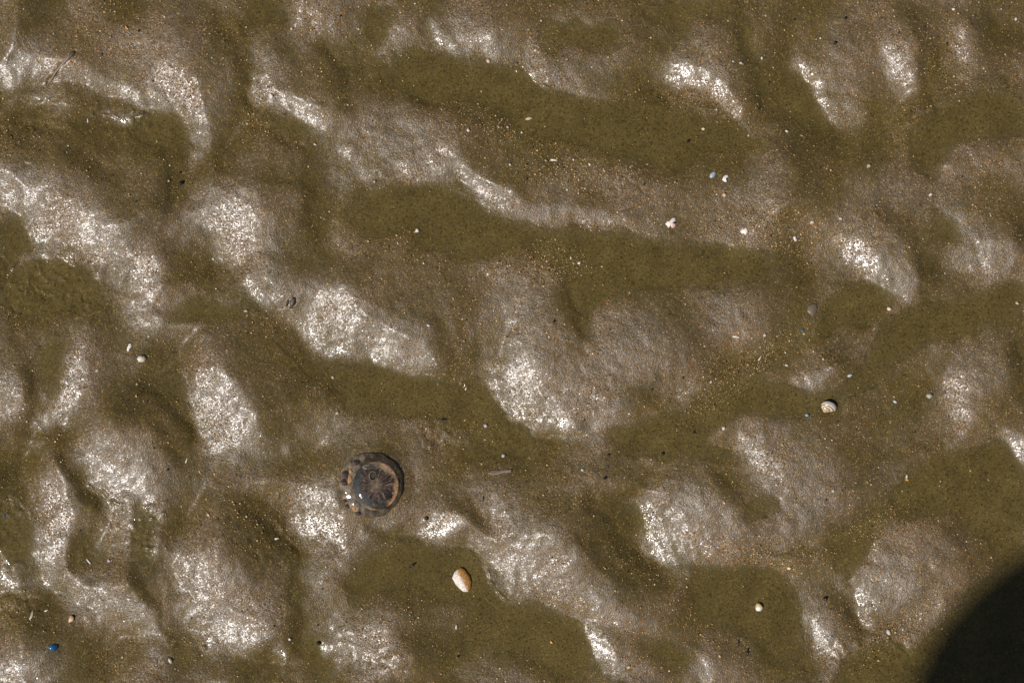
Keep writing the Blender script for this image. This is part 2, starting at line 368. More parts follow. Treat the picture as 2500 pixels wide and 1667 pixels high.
brk = sstep(-.4, .7, field(60, 6, 16))
def relief_n(pts, w, dz, f=3):
    sl, wt = stroke_w(pts, w, f)
    h[sl] += dz * wt * brk[sl]
def relief(pts, w, dz, f=3):
    sl, wt = stroke_w(pts, w, f)
    h[sl] += dz * wt
for pts, w in GROOVE:
    if w < 30: relief([(x + 2, y - 2) for x, y in pts], w * .45, -.0010, 20)
rough = np.zeros((NY, NX))
for e in [(120, 668, 125, 52, 5), (60, 300, 90, 30, 5), (320, 285, 40, 22, 0), (18, 1200, 34, 90, 0), (30, 1390, 60, 36, 20), (325, 1235, 30, 60, 0), (1020, 1010, 60, 40, 0), (620, 1250, 60, 60, 40), (880, 1520, 60, 30, 0), (1180, 980, 60, 30, 10), (2010, 1500, 100, 40, 0)]:
    sl, w_ = ell_w(*e, 22); rough[sl] = np.maximum(rough[sl], w_)
h += rough * (field(50, 5, 14) * .00016 + np.minimum(field(51, 8, 26), .3) * .00022)
for pts, w in THIN:
    relief_n(pts, w * .5, .00095, 4)
# groove of the worm trail, scours and crumbling edges
relief([(112, 188), (126, 170), (140, 152), (158, 132), (172, 120)], 1.6, -.0011, 3)
relief([(104, 192), (118, 174), (132, 156)], 1.2, .0007, 3)
for c in range(70):
    cx, cy = [(90, 670), (170, 660), (60, 650), (320, 285), (30, 1400), (20, 1180), (330, 1240), (60, 310)][c % 8]
    cx += random.gauss(0, 26); cy += random.gauss(0, 22)
    a = random.uniform(0, 6.28); L = random.uniform(4, 13)
    relief([(cx, cy), (cx + L * math.cos(a), cy + L * math.sin(a)), (cx + L * 1.6 * math.cos(a + .7), cy + L * 1.6 * math.sin(a + .7))],
           random.uniform(1.2, 3), random.choice([-1, -1, 1]) * random.uniform(.0004, .0010), 3)
for c in range(9):      # parallel runnels
    for (x0, y0, dx, dy, n) in [(600, 1200, 8, 6, 5), (640, 790, -6, 7, 4)]:
        if c < n:
            relief([(x0 + c * dx * 1.4, y0 - c * 5), (x0 + 40 + c * dx * 1.3, y0 + 42 - c * 4), (x0 + 75 + c * dx, y0 + 80 - c * 4)], 2, random.choice([-.0002, .0002]), 6)
# ring shaped cast by the lower edge, groove by the orange stone
relief([(2005, 1497), (2020, 1488), (2042, 1484), (2055, 1483)], 1.5, -.0010, 3)
relief([(2072, 1492), (2092, 1503), (2100, 1520), (2098, 1545), (2088, 1560)], 1.5, -.0008, 3)
relief([(1112, 1372), (1120, 1384), (1132, 1392), (1134, 1402)], 1.6, -.0010, 3)
relief([(1113, 1368), (1124, 1378), (1136, 1388)], 1.4, .0006, 3)
relief([(1430, 400), (1470, 425), (1482, 445), (1470, 465), (1420, 490)], 2, -.0005, 4)
relief([(1130, 385), (1145, 360)], 2, -.0006, 4)
# seat for the jellyfish
cjx, cjy = 852, 1112
rj = np.hypot(XD - cjx, YD - cjy)
wj = 1 - sstep(60, 105, rj)
zj = float((h * wj).sum() / wj.sum())
h = h * (1 - wj * .8) + (zj + .0004) * wj * .8
h -= float(h[inframe].mean())
# water surface
sw = sstep(.03, .30, M)
th = np.maximum(Wl - float(0), -1)
Wl2 = blur(h * mw, 7) / blur(mw, 7) + .0009 + .00003 * field(30, 20, 60)
zw = h + (Wl2 - h) * sstep(.08, .75, M) - .0002 * (1 - sstep(.08, .75, M))
sub = sstep(-.0002, .0011, zw - h) * sstep(.05, 1.0, blur(M, 8))

HOLLOW_LEE = sstep(.0002, -.0016, h - blur(h, 55)) * .5 + sstep(.06, -.22, I - .405 + .05 * field(33, 12, 70)) * .8  # silty hollows and lee slopes; the lee shade is put into the colour
HOLLOW_LEE = np.clip(blur(np.clip(HOLLOW_LEE, 0, 1), 5) + .08 * field(34, 10, 60), 0, 1)

def samp(A, X, Y):
    """bilinear sample at world metres, periodic"""
    cx = (X / FW + .5) * 1000 + OX
    cy = (-Y / FH + .5) * (1000 * 1667 / 2500) + OY
    x0 = np.floor(cx).astype(int); y0 = np.floor(cy).astype(int)
    tx, ty = cx - x0, cy - y0
    a = A[y0 % NY, x0 % NX]; b = A[y0 % NY, (x0 + 1) % NX]; c = A[(y0 + 1) % NY, x0 % NX]; d = A[(y0 + 1) % NY, (x0 + 1) % NX]
    return (a * (1 - tx) + b * tx) * (1 - ty) + (c * (1 - tx) + d * tx) * ty

# patches of coarse rusty grains and of fine grey silt
COARSE = np.clip(.25 + .18 * field(14, 30, 160) + .1 * field(15, 8, 30), 0, 1)
for e in [(1620, 260, 110, 50, 20, .9), (1270, 190, 60, 28, 10, .7), (1230, 600, 80, 60, 10, .9), (1065, 830, 26, 90, -8, .85), (1600, 870, 150, 40, -35, .95), (1740, 1280, 130, 38, 5, .95),
          (2090, 1430, 130, 30, -38, .9), (1290, 1395, 70, 26, 25, .8), (1790, 520, 130, 45, 5, .9), (250, 60, 100, 60, 30, .7), (740, 45, 60, 45, 0, .95), (2180, 140, 60, 80, 20, .7), (1700, 260, 60, 50, 0, .8),
          (1980, 1250, 80, 40, -30, .8), (1100, 330, 80, 40, 20, .6), (940, 560, 60, 50, 40, .7), (1350, 520, 130, 30, 0, .7), (2250, 400, 90, 40, -10, .7), (1420, 430, 160, 50, 8, .6), (1480, 1500, 60, 60, 0, .7)]:
    paint(COARSE, ell_w(*e[:5], 24), e[5], .9)
COARSE *= 1 - .85 * m

# ------------------------------------------------------------------ helpers
def tag(o, label=None, cat=None, group=None, kind=None):
    if label: o['label'] = label
    if cat: o['category'] = cat
    if group: o['group'] = group
    if kind: o['kind'] = kind
    return o

def mesh_obj(name, verts, faces, mat, parent=None, smooth=True, cols=None):
    me = bpy.data.meshes.new(name)
    me.from_pydata([tuple(v) for v in verts], [], [tuple(f) for f in faces])
    me.validate()
    if cols is not None:
        a = me.color_attributes.new('tone', 'FLOAT_COLOR', 'POINT')
        a.data.foreach_set('color', np.hstack([np.asarray(cols, float), np.ones((len(cols), 1))]).ravel())
    if smooth:
        me.polygons.foreach_set('use_smooth', [True] * len(me.polygons))
    me.materials.append(mat)
    o = bpy.data.objects.new(name, me)
    col.objects.link(o)
    if parent: o.parent = parent
    return o

def grid_mesh(name, xs, ys, Z, attrs, mat, keep=None):
    nx, ny = len(xs), len(ys)
    X, Y = np.meshgrid(xs, ys)
    V = np.stack([X, Y, Z], -1).reshape(-1, 3).astype(np.float32)
    i = np.arange((ny - 1) * nx).reshape(ny - 1, nx)[:, :-1]
    F = np.stack([i, i + nx, i + nx + 1, i + 1], -1)          # ys run downwards
    if keep is not None:
        F = F[keep]
    F = F.reshape(-1, 4)
    idx = None
    if keep is not None:
        used = np.zeros(len(V), bool); used[F.ravel()] = True
        remap = np.cumsum(used) - 1
        V = V[used]; F = remap[F]; idx = used
    me = bpy.data.meshes.new(name)
    me.vertices.add(len(V)); me.vertices.foreach_set('co', V.ravel())
    me.loops.add(F.size); me.loops.foreach_set('vertex_index', F.ravel().astype(np.int32))
    me.polygons.add(len(F))
    me.polygons.foreach_set('loop_start', np.arange(0, F.size, 4, dtype=np.int32))
    me.polygons.foreach_set('use_smooth', np.ones(len(F), bool))
    me.update(calc_edges=True)
    for k, A in attrs.items():
        a = me.attributes.new(k, 'FLOAT', 'POINT')
        d = A.ravel()
        if idx is not None: d = d[idx]
        a.data.foreach_set('value', d.astype(np.float32))
    me.materials.append(mat)
    o = bpy.data.objects.new(name, me)
    col.objects.link(o)
    return o

class NT:
    def __init__(s, name):
        s.m = bpy.data.materials.new(name); s.m.use_nodes = True
        s.t = s.m.node_tree; s.b = s.t.nodes.get('Principled BSDF'); s.out = s.t.nodes.get('Material Output')
    def n(s, typ, **kw):
        x = s.t.nodes.new(typ)
        for k, v in kw.items():
            setattr(x, k, v)
        return x
    def l(s, a, b): s.t.links.new(a, b)
    def math(s, op, a, b=None, c=None):
        x = s.n('ShaderNodeMath', operation=op)
        for i, v in enumerate((a, b, c)):
            if v is None: continue
            if isinstance(v, (int, float)): x.inputs[i].default_value = v
            else: s.l(v, x.inputs[i])
        return x.outputs[0]
    def vmath(s, op, a, b=None, scale=None):
        x = s.n('ShaderNodeVectorMath', operation=op)
        for i, v in enumerate((a, b)):
            if v is None: continue
            if isinstance(v, tuple): x.inputs[i].default_value = v
            else: s.l(v, x.inputs[i])
        if scale is not None:
            if isinstance(scale, (int, float)): x.inputs['Scale'].default_value = scale
            else: s.l(scale, x.inputs['Scale'])
        return x.outputs[0]
    def mix(s, f, a, b, blend='MIX'):
        x = s.n('ShaderNodeMix', data_type='RGBA', blend_type=blend)
        for sock, v in ((x.inputs[0], f), (x.inputs[6], a), (x.inputs[7], b)):
            if isinstance(v, (int, float)): sock.default_value = v
            elif isinstance(v, tuple): sock.default_value = (*v, 1)
            else: s.l(v, sock)
        return x.outputs[2]
    def ramp(s, f, stops, interp='LINEAR'):
        x = s.n('ShaderNodeValToRGB'); e = x.color_ramp.elements; x.color_ramp.interpolation = interp
        while len(e) < len(stops): e.new(.5)
        for k, (p, c) in enumerate(stops):
            e[k].position = p; e[k].color = (*c, 1) if isinstance(c, tuple) else (c, c, c, 1)
        s.l(f, x.inputs[0]); return x.outputs[0]
    def noise(s, vec, scale, detail=2, rough=.5):
        x = s.n('ShaderNodeTexNoise'); x.inputs['Scale'].default_value = scale
        x.inputs['Detail'].default_value = detail; x.inputs['Roughness'].default_value = rough
        s.l(vec, x.inputs['Vector']); return x
    def vor(s, vec, scale, rnd=1.0):
        x = s.n('ShaderNodeTexVoronoi'); x.inputs['Scale'].default_value = scale
        x.inputs['Randomness'].default_value = rnd; s.l(vec, x.inputs['Vector']); return x

# ------------------------------------------------------------------ sand
def sand_material():
    g = NT('wet_sand')
    geo = g.n('ShaderNodeNewGeometry')
    pos = geo.outputs['Position']; N = geo.outputs['Normal']
    at = g.n('ShaderNodeAttribute', attribute_name='submerged').outputs['Fac']
    co = g.n('ShaderNodeAttribute', attribute_name='coarse').outputs['Fac']
    drym = g.math('SUBTRACT', 1.0, at)
    ho = g.n('ShaderNodeAttribute', attribute_name='hollow').outputs['Fac']
    jig = g.noise(pos, 350, 2)
    posj = g.vmath('ADD', pos, g.vmath('SCALE', g.vmath('SUBTRACT', jig.outputs['Color'], (.5, .5, .5)), scale=.0012))
    vA = g.vor(posj, 1200)        # single grains, about 1.4 mm
    vB = g.vor(posj, 2400)       # finer ones
    sepA = g.n('ShaderNodeSeparateColor'); g.l(vA.outputs['Color'], sepA.inputs[0])
    sepB = g.n('ShaderNodeSeparateColor'); g.l(vB.outputs['Color'], sepB.inputs[0])
    big = g.noise(pos, 9, 4, .55).outputs['Fac']
    mid = g.noise(pos, 55, 4, .6).outputs['Fac']
    fine = g.noise(pos, 650, 2, .6).outputs['Fac']
    base = g.ramp(big, [(.32, (.104, .074, .033)), (.5, (.087, .062, .027)), (.68, (.113, .079, .038))])
    base = g.mix(g.math('MULTIPLY', g.ramp(mid, [(.35, 0.0), (.7, 1.0)]), .5), base, (.122, .088, .047))
    # grains: most near the mean, a few orange, pale or black
    tone = g.ramp(sepA.outputs[0], [(0, (.22, .21, .18)), (.07, (.62, .62, .58)), (.35, (.9, .9, .9)), (.75, (1.12, 1.11, 1.10)), (.92, (1.45, 1.4, 1.32)), (1, (3.0, 2.8, 2.4))])
    rust = g.ramp(sepA.outputs[1], [(0, (1, 1, 1)), (.6, (1, 1, 1)), (.82, (1.25, 1.04, .78)), (1, (1.9, 1.25, .70))])
    tonef = g.ramp(sepB.outputs[0], [(0, (.72, .72, .70)), (.5, (1, 1, 1)), (1, (1.32, 1.3, 1.28))])
    dry = g.mix(1.0, base, tone, 'MULTIPLY')
    dry = g.mix(.85, dry, tonef, 'MULTIPLY')
    dry = g.mix(g.math('ADD', g.math('MULTIPLY', co, .9), .15), dry, g.mix(1.0, dry, rust, 'MULTIPLY'))
    dry = g.mix(g.math('MULTIPLY', co, .35), dry, g.mix(1.0, dry, (1.35, 1.08, .8), 'MULTIPLY'))
    # silt under the pools: smoother, olive, with dark pin specks
    silt = g.ramp(mid, [(.3, (.076, .056, .020)), (.7, (.116, .087, .033))])
    silt = g.mix(.55, silt, tonef, 'MULTIPLY')
    silt = g.mix(.6, silt, g.ramp(fine, [(.36, (.25, .25, .2)), (.44, (1.0, 1.0, 1.0)), (.65, (1.25, 1.22, 1.2))]), 'MULTIPLY')
    silt = g.mix(.28, silt, tone, 'MULTIPLY')
    hollow_shade_c = g.mix(1.0, g.mix(.5, g.mix(1.0, g.mix(1.0, base, tone, 'MULTIPLY'), (.95, 1.04, .48), 'MULTIPLY'), silt), (.86, .82, .72), 'MULTIPLY')  # olive silt of the hollows, darkened further as painted lee shade
    hollow_shade_c = g.mix(g.math('ADD', g.math('MULTIPLY', co, .9), .1), hollow_shade_c, g.mix(1.0, hollow_shade_c, rust, 'MULTIPLY'))
    dry = g.mix(g.math('MULTIPLY', ho, .9), dry, hollow_shade_c)
    wetm = g.math('MULTIPLY', drym, g.math('SUBTRACT', 1.0, g.math('MULTIPLY', ho, .66)))
    c = g.mix(at, dry, silt)
    g.l(c, g.b.inputs['Base Color'])
    # every grain turns its facet its own way
    kA = g.math('ADD', .06, g.math('MULTIPLY', co, .22))
    off = g.vmath('SCALE', g.vmath('SUBTRACT', vA.outputs['Color'], (.5, .5, .5)), scale=g.math('MULTIPLY', kA, 1.3))
    tail = g.math('ADD', 1.0, g.math('MULTIPLY', g.math('GREATER_THAN', sepA.outputs[1], .84), 2.6))
    off = g.vmath('SCALE', off, scale=tail)
    off2 = g.vmath('SCALE', g.vmath('SUBTRACT', vB.outputs['Color'], (.5, .5, .5)), scale=.12)
    off = g.vmath('SCALE', g.vmath('ADD', off, off2), scale=g.math('ADD', g.math('MULTIPLY', drym, .85), .15))
    nn = g.vmath('NORMALIZE', g.vmath('ADD', N, off))
    bmp = g.n('ShaderNodeBump'); bmp.inputs['Strength'].default_value = .5; bmp.inputs['Distance'].default_value = .0006
    hgt = g.math('ADD', g.math('MULTIPLY', vA.outputs['Distance'], -.5), g.math('MULTIPLY', g.noise(pos, 900, 2).outputs['Fac'], 1.0))
    g.l(hgt, bmp.inputs['Height']); g.l(nn, bmp.inputs['Normal'])
    g.l(bmp.outputs[0], g.b.inputs['Normal'])
    ro = g.math('ADD', .37, g.math('MULTIPLY', sepA.outputs[2], .12))
    g.l(g.math('ADD', ro, g.math('MULTIPLY', at, .4)), g.b.inputs['Roughness'])
    # the film of water round the grains
    g.l(g.math('MULTIPLY', wetm, .56), g.b.inputs['Coat Weight'])
    g.b.inputs['Coat Roughness'].default_value = .20
    g.b.inputs['Coat IOR'].default_value = 1.33
    fi = g.n('ShaderNodeAttribute', attribute_name='film').outputs['Fac']
    g.l(g.math('ADD', g.math('MULTIPLY', wetm, .56), g.math('MULTIPLY', fi, .5)), g.b.inputs['Coat Weight'])
    g.l(g.math('SUBTRACT', .20, g.math('MULTIPLY', fi, .11)), g.b.inputs['Coat Roughness'])
    cn = g.vmath('NORMALIZE', g.vmath('ADD', N, g.vmath('SCALE', off, scale=g.math('SUBTRACT', 1.05, g.math('MULTIPLY', fi, .45)))))
    g.l(cn, g.b.inputs['Coat Normal'])
    g.b.inputs['IOR'].default_value = 1.42
    g.l(g.math('MULTIPLY', g.math('ADD', g.math('MULTIPLY', wetm, .92), .08), .74), g.b.inputs['Specular IOR Level'])
    return g.m

M_SAND = sand_material()

def axis(a, b, step, far, n):
    core = np.arange(a, b + step / 2, step)
    q = (far / step) ** (1 / n)
    g = np.cumsum(step * np.power(q, np.arange(1, n + 1)) * .16)
    g = g[g < far * 2]
    return np.concatenate([(a - g)[::-1], core, b + g])

xs = axis(-.372, .372, CELL, 60, 190)
ys = axis(-.255, .255, CELL, 60, 190)[::-1]
GX, GY = np.meshgrid(xs, ys)
rad = np.maximum(np.abs(GX) - .8, 0) + np.maximum(np.abs(GY) - .6, 0)
Z = samp(h, GX, GY) * np.clip(1 - rad / 25, .15, 1)
sand = grid_mesh('sand_ground', xs, ys, Z, {'submerged': samp(sub, GX, GY), 'coarse': samp(COARSE, GX, GY), 'hollow': samp(HOLLOW_LEE, GX, GY), 'film': samp(blur(FILM, 1) * np.clip(.6 + .4 * field(61, 5, 14), 0, 1), GX, GY)}, M_SAND)
tag(sand, 'wet olive brown rippled sand with glinting mounds', kind='structure')

# ------------------------------------------------------------------ water
def water_material():
    g = NT('clear_water')
    geo = g.n('ShaderNodeNewGeometry')
    tr = g.n('ShaderNodeBsdfTransparent'); tr.inputs[0].default_value = (.93, .925, .84, 1)
    gl = g.n('ShaderNodeBsdfGlossy'); gl.inputs['Roughness'].default_value = .06
    bmp = g.n('ShaderNodeBump'); bmp.inputs['Strength'].default_value = .25; bmp.inputs['Distance'].default_value = .0008
    g.l(g.noise(geo.outputs['Position'], 120, 2).outputs['Fac'], bmp.inputs['Height'])
    g.l(bmp.outputs[0], gl.inputs['Normal'])
    fr = g.n('ShaderNodeFresnel'); fr.inputs['IOR'].default_value = 1.333
    g.l(bmp.outputs[0], fr.inputs['Normal'])
    mx = g.n('ShaderNodeMixShader')
    g.l(g.math('MINIMUM', fr.outputs[0], .12), mx.inputs[0]); g.l(tr.outputs[0], mx.inputs[1]); g.l(gl.outputs[0], mx.inputs[2])
    g.l(mx.outputs[0], g.out.inputs['Surface'])
    return g.m
M_WATER = water_material()
wxs = np.arange(-.62, .62, CELL); wys = np.arange(-.50, .50, CELL)[::-1]
wX, wY = np.meshgrid(wxs, wys)
mk = samp(M, wX, wY) > .13
keep = mk[:-1, :-1] & mk[1:, :-1] & mk[:-1, 1:] & mk[1:, 1:]
water = grid_mesh('water', wxs, wys, samp(zw, wX, wY), {}, M_WATER, keep)
tag(water, 'shallow clear water standing in the hollows of the sand', kind='structure')

# ------------------------------------------------------------------ small things
def attr_mat(name, rough=.35, spec=.5, coat=0.0, bump=.3, var=.25, scale=900):
    g = NT(name)
    geo = g.n('ShaderNodeNewGeometry')
    a = g.n('ShaderNodeAttribute', attribute_name='tone').outputs['Color']
    no = g.noise(geo.outputs['Position'], scale, 3).outputs['Fac']
    g.l(g.mix(var, a, g.ramp(no, [(.3, .45), (.7, 1.5)]), 'MULTIPLY'), g.b.inputs['Base Color'])
    b = g.n('ShaderNodeBump'); b.inputs['Strength'].default_value = bump; b.inputs['Distance'].default_value = .0004
    g.l(no, b.inputs['Height']); g.l(b.outputs[0], g.b.inputs['Normal'])
    g.b.inputs['Roughness'].default_value = rough
    g.b.inputs['Specular IOR Level'].default_value = spec
    g.b.inputs['Coat Weight'].default_value = coat
    g.b.inputs['Coat Roughness'].default_value = .08
    return g.m
M_SHELL = attr_mat('worn_shell', .45, .4, 0, .3, .3)
M_PITTED = attr_mat('pitted_stone', .6, .25, 0, .9, .85, 1300)
M_GLOSS = attr_mat('wet_pearly_shell', .2, .5, .5, .1, .2)
M_GRIT = attr_mat('shell_grit', .4, .4, 0, .2, .3, 2500)
M_DARK = attr_mat('wet_dark_debris', .4, .35, 0, .5, .4)

def W(sx, sy):
    """photo pixel -> world x, y on the ground"""
    return (sx / 2500 - .5) * FW, -(sy / 1667 - .5) * FH
def ground(x, y):
    return float(samp(h, np.array([x]), np.array([y]))[0])
def gslope(x, y, d=.003):
    return ((ground(x + d, y) - ground(x - d, y)) / (2 * d), (ground(x, y + d) - ground(x, y - d)) / (2 * d))

def ico(sub=2):
    import bmesh
    bm = bmesh.new(); bmesh.ops.create_icosphere(bm, subdivisions=sub, radius=1)
    V = np.array([v.co[:] for v in bm.verts]); F = [[v.index for v in f.verts] for f in bm.faces]
    bm.free(); return V, F
ICO2, ICO3 = ico(2), ico(3)

def lump(V, seed, amt=.18):
    r = np.random.default_rng(seed)
    out = V.copy()
    for k in range(5):
        d = r.standard_normal(3); d /= np.linalg.norm(d)
        out *= (1 + amt * r.uniform(-1, 1) * np.maximum(V @ d, 0) ** 2)[:, None]
    for k in range(4):      # broken flat faces
        d = r.standard_normal(3); d[2] *= .4; d /= np.linalg.norm(d)
        lim = r.uniform(.55, .85) if amt > .4 else r.uniform(.68, .9); e = out @ d
        out -= np.outer(np.maximum(e - lim, 0) * .85, d)
    return out

def place(o, sx, sy, lift):
    x, y = W(sx, sy)
    o.location = (x, y, ground(x, y) + lift)

def stone(name, label, cat, sx, sy, lx, ly, ang, c, c2=None, flat=.45, seed=0, mat=None, amt=.2, group=None, sink=.35, fine=False):
    """pebble or rounded chip, lx by ly photo pixels, turned ang degrees (counter-clockwise)"""
    V, F = ICO3 if (fine or max(lx, ly) > 14) else ICO2
    P = lump(V, seed or int(sx * 7 + sy), amt)
    a, b = lx * MM / 2, ly * MM / 2
    t = min(a, b) * 2 * flat
    P = P * np.array([a, b, t])
    c = np.array(c, float); c2 = c if c2 is None else np.array(c2, float)
    w = sstep(-.25, .35, V[:, 0] * .35 + V[:, 1] * .9 + .25 * np.sin(V[:, 0] * 6 + 1) * .5)[:, None]
    C = c * (1 - w) + c2 * w
    r = math.radians(ang)
    R = np.array([[math.cos(r), -math.sin(r), 0], [math.sin(r), math.cos(r), 0], [0, 0, 1]])
    P = P @ R.T
    x, y = W(sx, sy); gx_, gy_ = gslope(x, y)
    P[:, 2] += P[:, 0] * gx_ + P[:, 1] * gy_
    o = mesh_obj(name, P, F, mat or M_SHELL, cols=C)
    o.location = (x, y, ground(x, y) + t * (1 - sink * 2) + .0002)
    return tag(o, label, cat, group)

def slab(name, label, cat, sx, sy, pts, c, c2=None, thick=3, mat=None, group=None, dome=.5, lift=.0, cdir=(1, 1, 14)):
    """thin chip with the outline pts (photo pixels round its centre, y down); thick in photo pixels"""
    n = len(pts); P = []; C = []
    c = np.array(c, float); c2 = c if c2 is None else np.array(c2, float)
    dense = []
    for i in range(n):
        a, b = np.array(pts[i]), np.array(pts[(i + 1) % n])
        for k in range(4): dense.append(a * (1 - k / 4) + b * k / 4)
    dense = np.array(dense, float); nd = len(dense)
    cen = dense.mean(0)
    lev = [(1.0, -.6), (1.03, 0), (.93, .55), (.7, .82 + dome * .3), (.35, .95 + dome * .6)]
    for s, z in lev:
        for q in dense:
            d = cen + (q - cen) * s
            P.append([d[0] * MM, -d[1] * MM, z * thick * MM])
            w = min(1, max(0, (d[0] * cdir[0] + d[1] * cdir[1] + (3 * math.sin(d[1] * .35) if cdir[2] < 8 else 0)) / cdir[2] + .5)); C.append(c * (1 - w) + c2 * w)
    P.append([cen[0] * MM, -cen[1] * MM, (1 + dome * .7) * thick * MM]); C.append((c + c2) / 2)
    P.append([cen[0] * MM, -cen[1] * MM, -.6 * thick * MM]); C.append(c)
    F = []
    for l in range(len(lev) - 1):
        for i in range(nd):
            j = (i + 1) % nd
            F.append((l * nd + i, (l + 1) * nd + i, (l + 1) * nd + j, l * nd + j))
    top = (len(lev) - 1) * nd
    for i in range(nd):
        j = (i + 1) % nd
        F.append((top + i, len(P) - 2, top + j)); F.append((i, j, len(P) - 1))
    P = np.array(P)
    x, y = W(sx, sy); gx_, gy_ = gslope(x, y)
    P[:, 2] += P[:, 0] * gx_ + P[:, 1] * gy_
    o = mesh_obj(name, P, F, mat or M_SHELL, cols=C)
    o.location = (x, y, ground(x, y) + (thick * .35 + lift) * MM)
    return tag(o, label, cat, group)

def tube(name, label, cat, S, wid, c, c2=None, mat=None, parent=None, zoff=.4, group=None):
    """rounded strip along photo pixels S; wid = half width per point (photo px)"""
    P = []; C = []; F = []; ns = 10
    S = np.array(S, float); n = len(S)
    org = S.mean(0); ox, oy = W(*org); oz = ground(ox, oy)
    wid = wid if isinstance(wid, (list, tuple)) else [wid] * n
    c = np.array(c, float); c2 = c if c2 is None else np.array(c2, float)
    for i in range(n):
        d = S[min(i + 1, n - 1)] - S[max(i - 1, 0)]; d = d / (np.linalg.norm(d) + 1e-9)
        x, y = W(*S[i]); z = ground(x, y)
        nx_, ny_ = d[1], d[0]       # normal in world axes (y up)
        r = wid[i] * MM
        for k in range(ns):
            a = 2 * math.pi * k / ns
            P.append([x - ox + nx_ * r * math.cos(a), y - oy + ny_ * r * math.cos(a), z - oz + r * (math.sin(a) * .7 + zoff)])
            C.append(c * (1 - i / (n - 1)) + c2 * i / (n - 1))
    for i in range(n - 1):
        for k in range(ns):
            q = (k + 1) % ns
            F.append((i * ns + k, i * ns + q, (i + 1) * ns + q, (i + 1) * ns + k))
    F.append(tuple(range(ns))[::-1]); F.append(tuple((n - 1) * ns + k for k in range(ns)))
    o = mesh_obj(name, P, F, mat or M_SHELL, parent, cols=C)
    o.location = (ox, oy, oz)
    return tag(o, label, cat, group) if label else o

WHITE = (.47, .43, .36); CREAM = (.46, .38, .26); PINKW = (.60, .47, .42); TAN = (.38, .27, .15)
ORANGE = (.55, .25, .08); BLUE = (.012, .10, .24); DARK = (.012, .012, .008)

# --- jellyfish ------------------------------------------------------
def jelly_mats():
    g = NT('jellyfish_tissue')
    a = g.n('ShaderNodeAttribute', attribute_name='tone').outputs['Color']
    geo = g.n('ShaderNodeNewGeometry')
    no = g.noise(geo.outputs['Position'], 700, 4, .65).outputs['Fac']
    n2 = g.noise(geo.outputs['Position'], 240, 3, .6).outputs['Fac']
    c = g.mix(.75, a, g.ramp(no, [(.3, .35), (.5, .95), (.72, 1.9)]), 'MULTIPLY')
    c = g.mix(.5, c, g.ramp(n2, [(.35, .55), (.65, 1.4)]), 'MULTIPLY')
    g.l(c, g.b.inputs['Base Color'])
    g.b.inputs['Roughness'].default_value = .5
    b = g.n('ShaderNodeBump'); b.inputs['Strength'].default_value = .35; b.inputs['Distance'].default_value = .0008
    g.l(n2, b.inputs['Height']); g.l(b.outputs[0], g.b.inputs['Normal'])
    g.b.inputs['Coat Weight'].default_value = 0.0; g.b.inputs['Specular IOR Level'].default_value = .15
    g.b.inputs['Subsurface Weight'].default_value = .2
    g.b.inputs['Subsurface Radius'].default_value = (.003, .002, .001)
    q = NT('jellyfish_jelly')
    tr = q.n('ShaderNodeBsdfTransparent'); tr.inputs[0].default_value = (.97, .965, .94, 1)
    gl = q.n('ShaderNodeBsdfGlossy'); gl.inputs['Roughness'].default_value = .055
    geo = q.n('ShaderNodeNewGeometry')
    bb = q.n('ShaderNodeBump'); bb.inputs['Strength'].default_value = .22; bb.inputs['Distance'].default_value = .0015
    q.l(q.noise(geo.outputs['Position'], 130, 3).outputs['Fac'], bb.inputs['Height']); q.l(bb.outputs[0], gl.inputs['Normal'])
    fr = q.n('ShaderNodeFresnel'); fr.inputs[0].default_value = 1.40; q.l(bb.outputs[0], fr.inputs['Normal'])
    mx = q.n('ShaderNodeMixShader'); q.l(q.math('MINIMUM', fr.outputs[0], .10), mx.inputs[0]); q.l(tr.outputs[0], mx.inputs[1]); q.l(gl.outputs[0], mx.inputs[2])
    q.l(mx.outputs[0], q.out.inputs['Surface'])
    return g.m, q.m
M_JT, M_JG = jelly_mats()

def disc(name, ox, oy, rx, ry, prof, colf, mat, parent, nr=70, na=240, wob=None, z0=0):
    """domed disc; ox, oy, rx, ry in photo px round the animal's centre; prof(r, a) height in px; colf(r, a, x, y) colours"""
    P = []; C = []; F = []
    for i in range(nr + 1):
        r = i / nr
        a = np.arange(na) * 2 * np.pi / na
        k = 1 + (wob(a) * r ** 3 if wob is not None else 0)
        x = ox + rx * r * np.cos(a) * k; y = oy + ry * r * np.sin(a) * k
        z = prof(np.full(na, r), a) + z0
        P.append(np.stack([x * MM, -y * MM, z * MM], -1)); C.append(colf(np.full(na, r), a, x, y))
    P = np.concatenate(P); C = np.concatenate(C)
    for i in range(nr):
        for k in range(na):
            q = (k + 1) % na
            F.append((i * na + k, i * na + q, (i + 1) * na + q, (i + 1) * na + k)[::-1] if False else (i * na + k, (i + 1) * na + k, (i + 1) * na + q, i * na + q))
    P[:, :] = P
    return mesh_obj(name, P, [f[::-1] for f in F], mat, parent, cols=np.clip(C, 0, 1))

